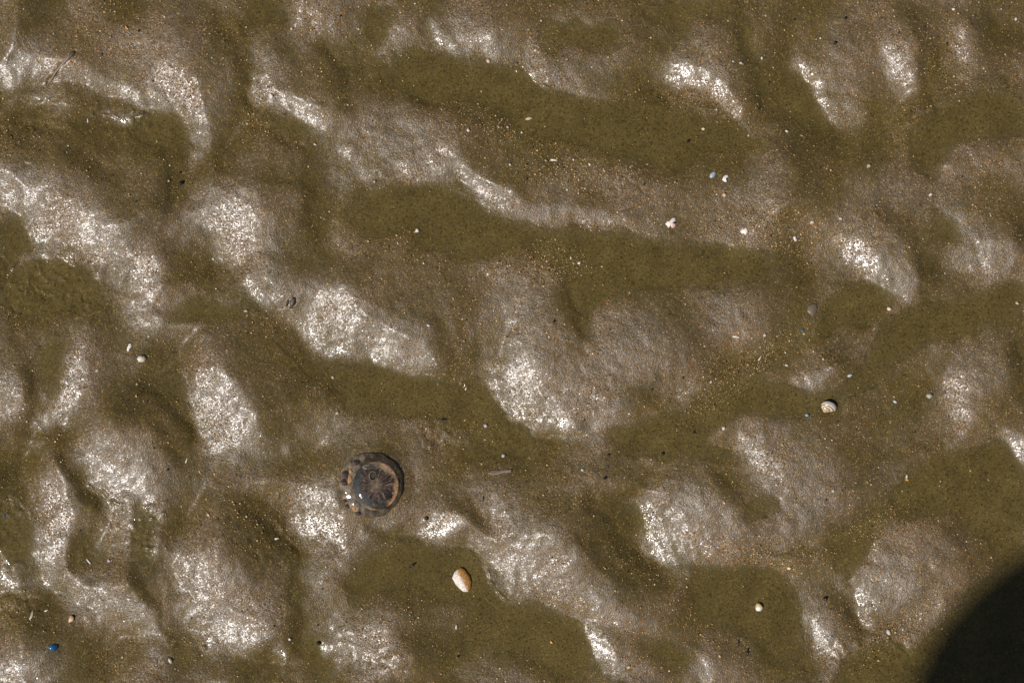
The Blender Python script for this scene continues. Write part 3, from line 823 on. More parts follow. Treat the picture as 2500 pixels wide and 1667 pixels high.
def jellyfish():
    e = bpy.data.objects.new('jellyfish', None); col.objects.link(e)
    x, y = W(906, 1182)
    e.location = (x, y, ground(x, y) + .0002)
    tag(e, 'round brown and purple jellyfish with clear domed bell stranded on the wet sand', 'jellyfish')
    rnd = np.random.default_rng(5)
    ph = rnd.uniform(0, 6.28, 12)
    wobf = lambda a: .010 * np.sin(8 * a + ph[0]) + .010 * np.sin(13 * a + ph[1]) + .012 * np.sin(3 * a + ph[2])
    # margin: the lobed skirt
    def mcol(r, a, X, Y):
        lob = .5 + .5 * np.sin(18 * a + 2 * np.sin(3 * a) + ph[3])
        sp = np.sin(9 * a + ph[4]) * np.sin(r * 16 + 3 * a)
        t = np.clip(.45 + .4 * lob * (r > .8) + .35 * sp, 0, 1)[:, None]
        left = sstep(10, -50, X)[:, None]
        brown = np.array((.085, .060, .040)); pale = np.array((.26, .20, .14)); dark = np.array((.022, .017, .012))
        c = dark * (1 - t) + (brown * (1 - left) + pale * left) * t
        olive = np.array((.13, .105, .05))
        edge = (sstep(.9, 1.0, r) * (1 - left[:, 0] * .7))[:, None]
        return c * (1 - edge * .6) + olive * edge * .6
    def mprof(r, a):
        lob = np.sin(18 * a + 2 * np.sin(3 * a) + ph[3]) + .5 * np.sin(7 * a)
        return 13 * np.sqrt(np.maximum(1 - r ** 4, 0)) + lob * .9 * sstep(.55, .9, r) * (1 - sstep(.97, 1, r)) - 1
    disc('margin', 0, 0, 78, 80, mprof, mcol, M_JT, e, wob=wobf)
    # bell with sixteen radial wedges
    ox, oy, rx, ry = 12, 2, 57, 60
    nb = 18
    wid = rnd.uniform(.75, 1.25, nb); edges = np.cumsum(wid) / wid.sum() * 2 * np.pi
    k0 = lambda q: np.searchsorted(edges, q) % nb
    def bcol(r, a, X, Y):
        aa = np.mod(a + .10 * np.sin(r * 3 + a * 3) + .03 * np.sin(r * 11 + 5 * a), 2 * np.pi)
        d = np.min(np.abs(aa[:, None] - np.concatenate([[0], edges])[None, :]), axis=1)
        ray = (1 - sstep(.012, .045 + .02 * r, d)) * sstep(.12, .5, r) * (.35 + .65 * np.abs(np.sin(k0(aa) * 1.7 + 2 * r)))
        k = np.searchsorted(edges, aa) % nb
        mot = np.sin(X * .21 + 2 * np.sin(Y * .13 + 1)) * np.sin(Y * .24 + 2 * np.sin(X * .11)) + .6 * np.sin(X * .5 + Y * .33 + 2 * np.sin(Y * .3))
        shade = (.35 + .25 * mot + .6 * wid[k] / 1.25 * np.abs(np.sin(k * 2.3 + 1)))[:, None]
        plum = np.array((.060, .038, .030)); pale = np.array((.34, .235, .15)); orange = np.array((.50, .27, .12))
        inner = np.array((.16, .12, .08))
        body = np.clip(sstep(.05, .30, r + .1 * mot) * (1 - sstep(.66, .98, r + .10 * np.sin(k * 5.1) + .05 * mot)) + .35 * np.maximum(mot, 0) * (r < .6), 0, 1)
        right = sstep(-20, 25, X)[:, None]
        c = plum * shade * body[:, None] + (pale * right + inner * (1 - right)) * (1 - body[:, None])
        hub = (1 - sstep(.16, .34, r))[:, None]
        c = c * (1 - hub * .75) + np.array((.095, .068, .047)) * hub * .75
        rim = sstep(.84, .97, r)[:, None] * right * (.45 + .55 * sstep(-30, 40, Y))[:, None]
        c = c * (1 - rim) + orange * rim  # orange glow of sunlight focused in the bell, painted on the right rim
        ray = ray * np.clip(.55 + .5 * mot, 0, 1)
        c = c * (1 - ray[:, None] * .6) + pale * ray[:, None] * .6 * (.5 + right * .5) + inner * ray[:, None] * .3 * (1 - right) * .5
        # dome edge refraction, painted as a dark blue grey band down the left side
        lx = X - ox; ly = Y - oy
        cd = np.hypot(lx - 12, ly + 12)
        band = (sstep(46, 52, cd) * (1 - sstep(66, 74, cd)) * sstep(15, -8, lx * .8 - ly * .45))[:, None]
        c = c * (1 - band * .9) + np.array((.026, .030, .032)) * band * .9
        w2_ = ((1 - sstep(10, 24, np.hypot(lx - 12, (ly - 50) * 1.8))))[:, None]
        c = c * (1 - w2_ * .85) + np.array((.02, .022, .014)) * w2_ * .85
        return c
    bprof = lambda r, a: 9 * np.sqrt(np.maximum(1 - r ** 4, 0))
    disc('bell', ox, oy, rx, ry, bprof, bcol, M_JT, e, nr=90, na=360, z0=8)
    # stomach ring and mouth
    mc = lambda r, a, X, Y: np.where((sstep(.62, .8, r) * (1 - sstep(.93, 1, r)))[:, None] > .4, np.array((.13, .105, .075)), np.array((.040, .032, .018)) + .02 * np.sin(r * 9)[:, None])
    disc('mouth', 6, -22, 10.5, 14, lambda r, a: 2.2 * np.exp(-((r - .75) / .2) ** 2) + .4, mc, M_JT, e, nr=18, na=60, z0=16.6)
    oc = lambda r, a, X, Y: np.where((sstep(.5, .9, r + .12 * np.sin(5 * a)))[:, None] > .5, np.array((.15, .13, .10)), np.array((.055, .045, .03)))
    disc('stomach_pouch', 2, -43, 22, 8, lambda r, a: 1.4 * np.sqrt(np.maximum(1 - r * r, 0)) - .3, oc, M_JT, e, nr=18, na=60, z0=15)
    for dx, dy in ((-2, 14), (12, 40)):
        disc('stomach_pouch', dx, dy, 9, 11, lambda r, a: 2 * np.sqrt(np.maximum(1 - r * r, 0)) - .6, lambda r, a, X, Y: np.where(r[:, None] > .8, np.array((.15, .10, .05)), np.array((.035, .025, .018))), M_JT, e, nr=12, na=40, z0=15.3)
    # spots on the skirt
    for i, (dx, dy, rr) in enumerate([(-60, -26, 12), (-62, -6, 12), (-62, 38, 6), (-56, 52, 7), (-34, -54, 10), (-30, 68, 9), (-52, -14, 9)]):
        disc('margin_spot', dx, dy, rr, rr * .8, lambda r, a: 3.4 * np.sqrt(np.maximum(1 - r * r, 0)) - 1, lambda r, a, X, Y: np.where(r[:, None] > .75, np.array((.085, .055, .035)), np.array((.026, .019, .016))), M_JT, e, nr=10, na=32,
             z0=13 * math.sqrt(max(0, 1 - min(1, math.hypot(dx / 78, dy / 80)) ** 4)) - 1.0)
    for i, (dx, dy, rr) in enumerate([(-49, -33, 4), (-50, -14, 6), (-52, -8, 4), (-40, 58, 5)]):
        disc('margin_spot', dx, dy, rr, rr * 1.4, lambda r, a: 2 * np.sqrt(np.maximum(1 - r * r, 0)) - .4, lambda r, a, X, Y: np.tile(np.array((.36, .20, .085)), (len(r), 1)), M_JT, e, nr=8, na=24,
             z0=13 * math.sqrt(max(0, 1 - min(1, math.hypot(dx / 78, dy / 80)) ** 4)) + .4)
    # clear jelly over it all
    one = lambda r, a, X, Y: np.ones((len(r), 3))
    disc('jelly_dome', 10, 1, 60, 63, lambda r, a: 18 * np.sqrt(np.maximum(1 - r ** 2.6, 0)) + 8, one, M_JG, e, nr=60, na=160)
    disc('jelly_skirt', 0, 0, 79.5, 81.5, lambda r, a: 16.5 * np.sqrt(np.maximum(1 - r ** 3, 0)) + .9 * np.sin(9 * a) * sstep(.5, .85, r) * (1 - sstep(.96, 1, r)) - 1, one, M_JG, e, nr=60, na=160, wob=wobf)
jellyfish()

# --- banded snail shell ---------------------------------------------
def snail():
    e = bpy.data.objects.new('snail_shell', None); col.objects.link(e)
    x, y = W(2023, 985)
    tag(e, 'small white snail shell with brown spiral bands lying in the puddle at right', 'snail shell')
    R0 = 18.5
    axis_ = Vector((-.50, -.74, .42)).normalized()          # spire points to the lower left and up
    rot = Vector((0, 0, 1)).rotation_difference(axis_).to_matrix() @ Matrix.Rotation(math.radians(-160), 3, 'Z')
    def part(name, t0, t1, nt, white):
        P = []; C = []; F = []; ns = 40
        for i in range(nt + 1):
            t = t0 + (t1 - t0) * i / nt
            s = math.exp(-.115 * t * 1.0)
            cr = R0 * .62 * s; tr = R0 * .66 * s
            zc = (1 - s) * R0 * 1.45
            for k in range(ns):
                a = 2 * math.pi * k / ns
                rr = cr + tr * math.cos(a); zz = zc + tr * .92 * math.sin(a)
                v = rot @ Vector((rr * math.cos(t), rr * math.sin(t), zz))
                P.append([v.x * MM * 1.22, v.y * MM * 1.22, v.z * MM * .9])
                deg = math.degrees(a) % 360
                c = np.array(WHITE) * 1.12
                if 38 < deg < 56: c = np.array((.20, .09, .02))
                elif 6 < deg < 16: c = np.array((.20, .13, .08))
                elif 86 < deg < 98: c = np.array((.30, .20, .12))
                if not white: c = c * .45 + np.array((.50, .29, .09)) * .6
                c = c * (1 - .07 * math.sin(t * 14) - .04 * math.sin(t * 33))
                C.append(c)
        for i in range(nt):
            for k in range(ns):
                q = (k + 1) % ns
                F.append((i * ns + k, (i + 1) * ns + k, (i + 1) * ns + q, i * ns + q))
        P.append(list(np.mean(P[:ns], 0))); C.append(C[0]); P.append(list(np.mean(P[nt * ns:(nt + 1) * ns], 0))); C.append(C[-2])
        for k in range(ns):
            q = (k + 1) % ns
            F.append((k, q, len(P) - 2)); F.append((nt * ns + q, nt * ns + k, len(P) - 1))
        return mesh_obj(name, P, F, M_GLOSS, e, cols=np.clip(C, 0, .9))
    part('body_whorl', 0, 7.2, 130, True)
    part('spire', 7.2, 19, 150, False)
    e.location = (x + 2 * MM, y + 3 * MM, ground(x, y) + 1.5 * MM)
snail()

# --- named pebbles and shell pieces ----------------------------------
slab('pebble', 'largest pebble, half white and half rusty orange, lying in the pool below the jellyfish', 'pebble', 1128, 1417,
     [(-12, -25), (-19, -18), (-24, -5), (-16, 10), (-7, 20), (3, 28), (14, 28), (21, 19), (23, 3), (18, -11), (6, -27), (-3, -31)], (.66, .60, .52), (.33, .16, .035), 7, M_PITTED, dome=.35, cdir=(1, -.55, 7))
slab('mussel_shell', 'pale grey blue oval mussel shell beside the white crescent', 'shell', 1740, 428,
     [(-7.5, -1), (-2, -7), (5, -9.5), (8, -6), (7, 0), (2, 6), (-4, 8), (-8, 5)], (.40, .42, .46), (.20, .30, .36), 3.4, M_GLOSS)
slab('mussel_shell', 'dark blue mussel shell on the brown sand near the lower left corner', 'shell', 131, 1579,
     [(-11, 1), (-8, -5), (-1, -8), (7, -7), (11, -5), (10, 3), (4, 9), (-3, 8), (-9, 4)], (.016, .125, .27), (.008, .07, .15), 4, M_GLOSS, dome=.9)
slab('shell_fragment', 'white crescent shell chip beside the grey blue mussel shell', 'shell', 1770, 436,
     [(-7, 4), (-5, -3), (0, -8), (6, -9), (9, -4), (5, -4), (2, 0), (2, 5), (4, 9), (-2, 8)], (.72, .66, .60), None, 2.4)
stone('pebble', 'small round orange pebble below the white crescent shell chip', 'pebble', 1768, 476, 11, 11, 0, (.50, .38, .27), (.42, .20, .09), .45)
slab('shell_fragment', 'jagged white and pink shell fragment at the right end of the glinting ridge', 'shell', 1638, 545,
     [(-14, 3), (-10, -4), (-3, -6), (4, -13), (11, -13), (12, -7), (5, 0), (12, 2), (9, 10), (2, 12), (-1, 7), (-7, 12), (-10, 6)], (.74, .68, .62), (.62, .45, .37), 4)
slab('shell_fragment', 'faceted cream white shell piece in the line of shell grit, right of the jagged one', 'shell', 1815, 565,
     [(-9, 1), (-5, -5), (1, -6), (5, -9), (9, -4), (9, 3), (4, 9), (0, 6), (-6, 5)], (.72, .66, .54), None, 3.4)
slab('shell_fragment', 'small rectangular bluish white chip at the right end of the line of shell grit', 'shell', 1941, 583,
     [(-5, -4), (1, -7), (6, 3), (1, 7), (-2, 3)], (.62, .60, .60), None, 2.5)
slab('shell_fragment', 'pointed white shell sliver above the round white shell, left side', 'shell', 316, 847,
     [(-1, -8), (5, -9), (6, -1), (2, 4), (-2, 11), (-5, 9), (-5, 1)], (.72, .68, .62), None, 2.5)
clam = slab('clam_shell', 'round whitish shell with a small dark slot in the olive hollow at left', 'shell', 347, 876,
     [(-11, 0), (-7, -7), (0, -9), (8, -7), (12, -1), (8, 6), (2, 8), (-6, 7)], (.62, .57, .52), (.52, .44, .30), 4.5, dome=1)
sl_ = tube('hinge_slot', None, None, [(345, 873), (348, 870), (351, 868)], 1.2, (.10, .08, .07), zoff=5.2)
sl_.location = sl_.location - clam.location
sl_.parent = clam

CH = [(-3, -3), (1, -4), (4, -1), (3, 3), (-1, 4), (-4, 1)]
def sc_(k, sx=1.0): return [(x * k * sx, y * k) for x, y in CH]
def chip(sx, sy, k, c, label, cat='shell', name='shell_fragment', aspect=1.0, ang=0, mat=None, c2=None, thick=None, group=None):
    r = math.radians(ang); rr = random.Random(int(sx * 31 + sy))
    pts = []
    for x, y in CH:
        x, y = x * k * .8 * aspect * rr.uniform(.7, 1.2), y * k * .8 / math.sqrt(aspect) * rr.uniform(.7, 1.2)
        pts.append((x * math.cos(r) + y * math.sin(r), -x * math.sin(r) + y * math.cos(r)))
    return slab(name, label, cat, sx, sy, pts, c, c2, thick or max(1.6, 2.2 * k), mat, group)

chip(363, 821, .85, WHITE, 'small white oval chip above the pointed sliver at left', aspect=1.5, ang=10)
chip(601, 759, 1.1, WHITE, 'thin white diamond shaped chip left of the dark debris on the glinting ridge', aspect=1.7)
stone('pebble', 'round white pebble with a tan rim alone in the square pool near the bottom right', 'pebble', 1855, 1484, 19, 22, 20, (.74, .70, .60), (.60, .44, .24), .45, fine=True)
chip(7, 1259, 1.1, BLUE, 'tiny blue shell bit at the left edge of the picture', mat=M_GLOSS)
tube('shell_sliver', 'pale curved sliver above the lower left corner, left of the peach pebble', 'shell', [(77, 1490), (77, 1498), (75, 1506), (71, 1512)], [1.5, 3, 3, 1.2], (.50, .46, .30))
stone('pebble', 'peach coloured angular pebble above the dark blue mussel shell', 'pebble', 172, 1512, 17, 17, 30, (.58, .38, .24), (.52, .32, .20), .4, amt=.35)
tube('shell_sliver', 'cream oblong shell sliver in the wide upper pool', 'shell', [(1283, 291), (1291, 289), (1301, 287)], [2.5, 4, 2.5], CREAM)
slab('pebble', 'flat grey brown pebble pressed into the sand right of centre', 'pebble', 1983, 755, [(-12, 4), (-9, -8), (0, -13), (10, -14), (14, -4), (10, 9), (3, 15), (-6, 12)], (.125, .10, .062), (.11, .085, .05), 2.5)
chip(1970, 1013, 1.5, (.30, .42, .46), 'blue and white shell bit just below left of the banded snail shell', aspect=1.4, mat=M_GLOSS, c2=(.02, .08, .12))
chip(2074, 917, 1.5, (.46, .50, .50), 'grey white shell chip above right of the banded snail shell', aspect=1.4, ang=20)
stone('seed', 'black oval seed in the upper pool, above left of the grey blue mussel shell', 'seed', 1680, 345, 13, 7, 50, DARK, None, .5, mat=M_DARK)
tube('bark_chip', 'thin dark bark chip above right of the jellyfish', 'debris', [(1068, 1025), (1080, 1024), (1090, 1023)], [1.5, 3, 1.2], (.02, .017, .008), mat=M_DARK)
stone('seed', 'black seed with a wet glint below the upper left column of glinting sand', 'seed', 443, 447, 17, 10, 25, DARK, None, .5, mat=M_DARK)
stone('seed', 'smaller black bit directly above the black seed at upper left', 'seed', 440, 421, 9, 4, 30, DARK, None, .4, mat=M_DARK)

# brown leaf scrap and thread caught on the glinting ridge
e = bpy.data.objects.new('leaf_scrap', None); col.objects.link(e); x, y = W(714, 738); e.location = (x, y, ground(x, y))
tag(e, 'dark brown leaf scrap with a pale thread stuck upright on the glinting ridge', 'leaf')
def sub_slab(par, name, sx, sy, pts, c, thick, lift=0):
    o = slab(name, None, None, sx, sy, pts, c, None, thick, M_DARK, lift=lift); o.location = o.location - par.location; o.parent = par
sub_slab(e, 'leaf_blade', 716, 740, [(-2, -14), (6, -12), (5, 2), (-1, 13), (-9, 14), (-8, 4)], (.055, .042, .022), 3, 1)
sub_slab(e, 'leaf_blade', 701, 739, [(2, -8), (4, -2), (0, 9), (-4, 8), (-2, 0)], (.05, .035, .02), 2.5, 1)
t_ = tube('thread', None, None, [(708, 758), (715, 751), (724, 743), (733, 735)], [.6, .7, .9, .5], (.36, .30, .20), zoff=5); t_.location = t_.location - e.location; t_.parent = e

tube('twig', 'thin sand coated twig crossing the bright band at upper left', 'twig', [(108, 214), (122, 196), (136, 178), (152, 160), (168, 145), (184, 130)], [1.5, 2.6, 3.2, 3.4, 5, 4.5], (.115, .09, .035), (.17, .12, .08), zoff=.2)
slab('shell_sliver', 'long pinkish lavender shell sliver to the right of the jellyfish', 'shell', 1220, 1152, [(-30, 3), (-18, -4), (0, -3), (14, -5), (29, -6), (28, 1), (12, 1), (-4, 6), (-20, 8)], (.15, .11, .08), (.20, .15, .13), 1.0)
for sx, sy, L, ang, lb in [
    (1827, 1593, 20, 75, 'longest black splinter near the bottom edge below the white pebble'),
    (1804, 1571, 15, 80, 'black splinter just above left of the longest one at the bottom'),
    (1180, 1217, 14, 80, 'dark slim seed right of the jellyfish, above the bright ridge'),
    (1007, 1380, 22, 35, 'dark bent splinter left of the white and orange pebble')]:
    r = math.radians(ang); dx, dy = math.cos(r) * L / 2, -math.sin(r) * L / 2
    tube('splinter', lb, 'splinter', [(sx - dx, sy - dy), (sx, sy), (sx + dx, sy + dy)], [1, L * .17, 1.2], DARK, mat=M_DARK, group='black splinters on the sand')
for sx, sy, d, lb in [
    (2017, 1462, 12, 'black bead like bit on the pale mound near the bottom right'), (776, 1572, 13, 'black wet pebble beside the bright glint at the bottom, below the jellyfish'),
    (1476, 1166, 10, 'black grain at the head of the olive gully, right of the lavender sliver'), (1041, 1265, 11, 'black grain on the upper left edge of the bright patch below right of the jellyfish'),
    (1118, 1603, 8, 'black grain near the bottom edge below the white and orange pebble'), (1352, 785, 8, 'black grain beside the dark groove at the centre'),
    (2065, 44, 10, 'black grain near the top edge at right'), (2040, 104, 10, 'black grain just below the topmost one at right'),
    (1694, 1056, 9, 'black grain in the pool left of the banded snail shell'), (1486, 1110, 9, 'black grain at the upper end of the olive gully'),
    (1618, 1107, 10, 'black grain on the rim of the right hand mound')]:
    stone('dark_grain', lb, 'grain', sx, sy, d, d * .8, 20, DARK, None, .5, mat=M_DARK, group='black grains on the sand')

for a in [
    (2214, 1163, 1.2, WHITE, 'white half of the split chip beside the amber bead in the right pool'),
    (2171, 1543, 1.9, WHITE, 'white chip at the lower end of the bottom right grit band'), (2031, 1197, 1.3, WHITE, 'white chip on the rusty band right of the V shaped mound'),
    (1927, 1387, 1.4, (.62, .52, .32), 'yellowish chip at the right corner of the square pool'), (1229, 1113, 1.5, WHITE, 'square white chip right of the jellyfish, above the lavender sliver'),
    (1422, 1146, 1.3, WHITE, 'bright white bead right of the lavender sliver'), (1114, 1531, 1.3, WHITE, 'white chip below the white and orange pebble'),
    (264, 1368, 1.4, (.42, .36, .48), 'lavender chip in the lower left valley'), (510, 1255, 1.3, CREAM, 'cream chip below left of the jellyfish on the brown mound'),
    (1144, 320, 1.5, (.62, .50, .38), 'cream chip at the crest of the large arched mound'), (1274, 323, 1.1, WHITE, 'white bead under the oblong cream sliver in the upper pool'),
    (1240, 310, 1.0, WHITE, 'small white chip left of the bead in the upper pool'), (1245, 402, 1.2, WHITE, 'white chip above the long glinting ridge'),
    (1440, 402, 1.1, (.60, .55, .40), 'cream chip on the lower shore of the upper pool'), (1192, 149, 1.5, (.50, .36, .25), 'peach chip below the glinting patch at the top'),
    (1261, 174, 1.0, (.55, .48, .33), 'cream chip left of the small glint at the top'), (2329, 22, 1.3, (.60, .52, .40), 'cream chip near the top edge at far right'),
    (2487, 43, 1.3, WHITE, 'white bead in the top right corner'), (1923, 319, 1.3, (.62, .50, .38), 'cream chip between the two big glints at upper right'),
    (1718, 314, 1.3, (.60, .52, .35), 'yellow white chip in the upper pool under the right hand glint'), (1808, 156, 1.2, WHITE, 'white chip above the big glint, the brightest of three'),
    (1789, 152, .9, WHITE, 'small white chip, leftmost of the three above the big glint'), (1860, 143, 1.1, WHITE, 'white chip, rightmost of the three above the big glint'),
    (2120, 405, 1.8, (.42, .34, .20), 'tan oval chip on the brown sand at upper right'), (2272, 475, 1.3, (.62, .55, .42), 'cream chip below the grey mound at far right'),
    (1982, 543, 1.6, (.55, .42, .30), 'peach chip above the right end of the shell grit line'), (2051, 534, 1.4, WHITE, 'white chip above the large glint at right'),
    (1018, 563, 1.6, (.62, .56, .45), 'cream white chip on the shore under the long glinting ridge'), (1047, 794, 1.2, WHITE, 'white chip in the rusty patch at the centre left'),
    (1414, 642, 1.3, (.62, .58, .45), 'white bead at the left end of the central pool'), (1394, 630, 1.1, WHITE, 'white chip just above left of the bead by the central pool'),
    (1483, 740, 1.0, (.50, .10, .03), 'tiny red chip under the central pool'), (1185, 1040, 1.7, (.40, .35, .38), 'lavender grey chip above the lavender sliver'),
    (1960, 807, 1.2, (.04, .15, .22), 'tiny blue shell bit below the flat grey brown pebble'), (1767, 1045, 1.5, WHITE, 'white chip left of the snail shell, on the pool edge'),
    (2272, 966, 2.2, (.36, .33, .25), 'greyish translucent chip left of the glint at far right'), (2185, 980, 1.4, (.50, .50, .50), 'thin white chip right of the banded snail shell'),
    (2171, 753, 1.7, (.62, .47, .34), 'peach white chip at the foot of the large glint at right'), (2483, 740, 1.4, (.42, .36, .20), 'tan chip in the pool at the right edge'),
    (1866, 818, 1.4, (.50, .44, .34), 'cream chip on the diagonal grit slope'), (1921, 891, 1.3, WHITE, 'white chip above the small right hand glint'),
    (1735, 932, 1.2, WHITE, 'white chip at the lower end of the diagonal grit slope'), (337, 937, 1.1, CREAM, 'cream chip below the round white shell'),
    (812, 921, 1.3, CREAM, 'cream chip below the glinting ridge left of centre'), (823, 1008, 1.3, CREAM, 'cream chip above left of the jellyfish'),
    (240, 904, 1.2, CREAM, 'cream chip left of the round white shell'), (663, 236, 1.9, (.60, .50, .46), 'pinkish white chip at the head of the second glint at upper left'),
    (713, 72, 1.3, (.55, .34, .18), 'orange chip near the top edge at left'), (769, 353, 1.1, WHITE, 'white chip below the second glint at upper left'),
    (415, 1613, 1.8, (.50, .48, .38), 'off white chip near the bottom edge at left'), (2215, 1171, 1.2, (.60, .30, .04), 'amber bead in the right pool'),
    (1347, 1569, 1.2, (.62, .34, .10), 'orange bead in the bottom pool'), (1758, 1601, 1.2, (.60, .32, .12), 'orange bead near the bottom edge right of centre'),
    (1767, 1226, 1.2, (.55, .34, .18), 'orange white bead in the middle of the V shaped mound'), (1535, 1628, 1.6, (.52, .36, .16), 'tan chip at the bottom edge right of the bottom glint')]:
    c = a[3]
    chip(a[0], a[1], a[2], c, a[4], cat='chip', name='shell_chip' if min(c) > .2 else 'coloured_chip', aspect=random.uniform(1.0, 1.35), ang=random.uniform(0, 180), group='chips of shell and stone on the sand')
stone('bead', 'round pearl coloured bead on the rusty slope of the large arched mound', 'bead', 914, 443, 8, 8, 0, (.30, .27, .24), None, .5, amt=.05, mat=M_GLOSS)
stone('bead', 'round white bead below the bright patch at lower left, above the black wet pebble', 'bead', 707, 1561, 8, 8, 0, (.55, .52, .50), None, .5, amt=.05, mat=M_GLOSS)
for pts, w, lb in [([(670, 1316), (680, 1314)], 2.4, 'short white sliver in the grooves below left of the jellyfish'), ([(208, 1366), (213, 1372), (218, 1377)], 2.0, 'cream sliver left of the lavender chip, lower left'),
                   ([(457, 1117), (455, 1123), (453, 1130)], 1.4, 'tiny upright sliver above the dark slope left of the jellyfish'), ([(212, 289), (213, 299)], 1.4, 'tiny white sliver below the upper left glints'),
                   ([(1788, 821), (1797, 822), (1805, 824)], 2.2, 'white sliver on the upper edge of the diagonal grit slope'), ([(1852, 880), (1860, 868)], 1.4, 'thin white sliver low on the diagonal grit slope'),
                   ([(105, 1494), (113, 1490)], 1.8, 'pale sliver just right of the curved one at lower left'), ([(1344, 391), (1352, 391), (1360, 392)], 2.6, 'cream oblong sliver on the lower shore of the upper pool')]:
    tube('shell_sliver', lb, 'shell', pts, [w] * len(pts), (.60, .55, .45))

# --- shell grit: thousands of crumbs nobody could count ---------------
def grit():
    V0 = np.array([(1, 0, 0), (-1, 0, 0), (0, 1, 0), (0, -1, 0), (0, 0, 1), (0, 0, -1)], float)
    F0 = [(0, 2, 4), (2, 1, 4), (1, 3, 4), (3, 0, 4), (2, 0, 5), (1, 2, 5), (3, 1, 5), (0, 3, 5)]
    dens = (.10 + COARSE ** 2 * 1.5) * (1 - .72 * m) + .02
    for (cx, cy, rx, ry, an, v) in [(1800, 535, 160, 36, 4, 4), (1690, 870, 130, 22, -40, 3.0), (1760, 1270, 120, 26, 5, 2.2), (2080, 1440, 110, 20, -38, 3), (1330, 400, 120, 30, 5, 1.6), (1290, 600, 60, 40, 20, 2.4),
                                    (1130, 290, 60, 22, 30, 1.6), (2000, 1200, 90, 24, -30, 2), (1300, 1380, 60, 16, 20, 1.5), (1240, 110, 50, 60, 0, 1.0), (1100, 990, 60, 25, 20, 1.2), (430, 1470, 40, 60, 0, .9)]:
        sl, w = ell_w(cx, cy, rx, ry, an, 18); dens[sl] += w * v
    mx = dens.max(); N = 0; vs = []; fs = []; cs = []; P = []
    r = np.random.default_rng(77)
    n = 240000
    X = r.uniform(-.40, .40, n); Y = r.uniform(-.28, .28, n)
    ok = r.uniform(0, 2.1, n) < samp(dens, X, Y)
    X, Y = X[ok], Y[ok]; n = len(X)
    Zg = samp(h, X, Y)
    size = (1.1 + 1.1 * r.pareto(3.4, n)).clip(1.1, 3.8) * MM
    kind = r.uniform(0, 1, n)
    pal = np.array([(.52, .45, .32), (.54, .38, .17), (.46, .25, .09), (.42, .29, .12), (.02, .018, .012), (.28, .21, .10)])
    ki = np.searchsorted([.16, .42, .56, .80, .86], kind)
    base = len(V0)
    A = r.standard_normal((n, 3, 3)); Q = np.linalg.qr(A)[0]
    scl = r.uniform(.6, 1.25, (n, 1, 3)) * size[:, None, None]
    V = (V0[None] * r.uniform(.75, 1.15, (n, 6, 1)) * scl) @ Q
    V[:, :, 2] *= .6
    V += np.stack([X, Y, Zg + size * .22], -1)[:, None, :]
    Fc = (np.array(F0)[None] + (np.arange(n) * base)[:, None, None]).reshape(-1, 3)
    C = np.repeat(pal[ki] * r.uniform(.7, 1.15, (n, 1)), base, 0)
    print('grit', n)
    me = bpy.data.meshes.new('shell_grit')
    V = V.reshape(-1, 3)
    me.vertices.add(len(V)); me.vertices.foreach_set('co', V.ravel().astype(np.float32))
    me.loops.add(Fc.size); me.loops.foreach_set('vertex_index', Fc.ravel().astype(np.int32))
    me.polygons.add(len(Fc)); me.polygons.foreach_set('loop_start', np.arange(0, Fc.size, 3, dtype=np.int32))
    me.update(calc_edges=True)
    a = me.color_attributes.new('tone', 'FLOAT_COLOR', 'POINT')
    a.data.foreach_set('color', np.hstack([C, np.ones((len(C), 1))]).ravel().astype(np.float32))
    me.materials.append(M_GRIT)
    o = bpy.data.objects.new('shell_grit', me); col.objects.link(o)
    tag(o, 'crumbs of white, tan and orange shell strewn over the wet sand', 'shell grit', kind='stuff')
grit()

# --- the person taking the picture: stands below the frame, the hat throws the dark corner
def flat_mat(name, c, rough=.8, c2=None, scale=60):
    g = NT(name); geo = g.n('ShaderNodeNewGeometry')
    n_ = g.noise(geo.outputs['Position'], scale, 4).outputs['Fac']
    g.l(g.mix(n_, c, c2 or tuple(v * .7 for v in c)), g.b.inputs['Base Color']); g.b.inputs['Roughness'].default_value = rough
    return g.m
HC = Vector(((2634 / 2352 - .5) * FW, -(1760 / 1568 - .5) * FH, 0))      # middle of the hat's shadow
ZH = 1.46
HAT = HC + SUN * (ZH / SUN.z)
def skin(name, pts, edges, rad, mat, parent=None, lev=2):
    me = bpy.data.meshes.new(name); me.from_pydata(pts, edges, []); me.materials.append(mat)
    o = bpy.data.objects.new(name, me); col.objects.link(o)
    md = o.modifiers.new('skin', 'SKIN'); md.use_smooth_shade = True
    for i, r_ in enumerate(rad):
        me.skin_vertices[0].data[i].radius = (r_, r_) if not isinstance(r_, tuple) else r_
    me.skin_vertices[0].data[0].use_root = True
    s_ = o.modifiers.new('sub', 'SUBSURF'); s_.levels = lev; s_.render_levels = lev
    if parent: o.parent = parent
    return o
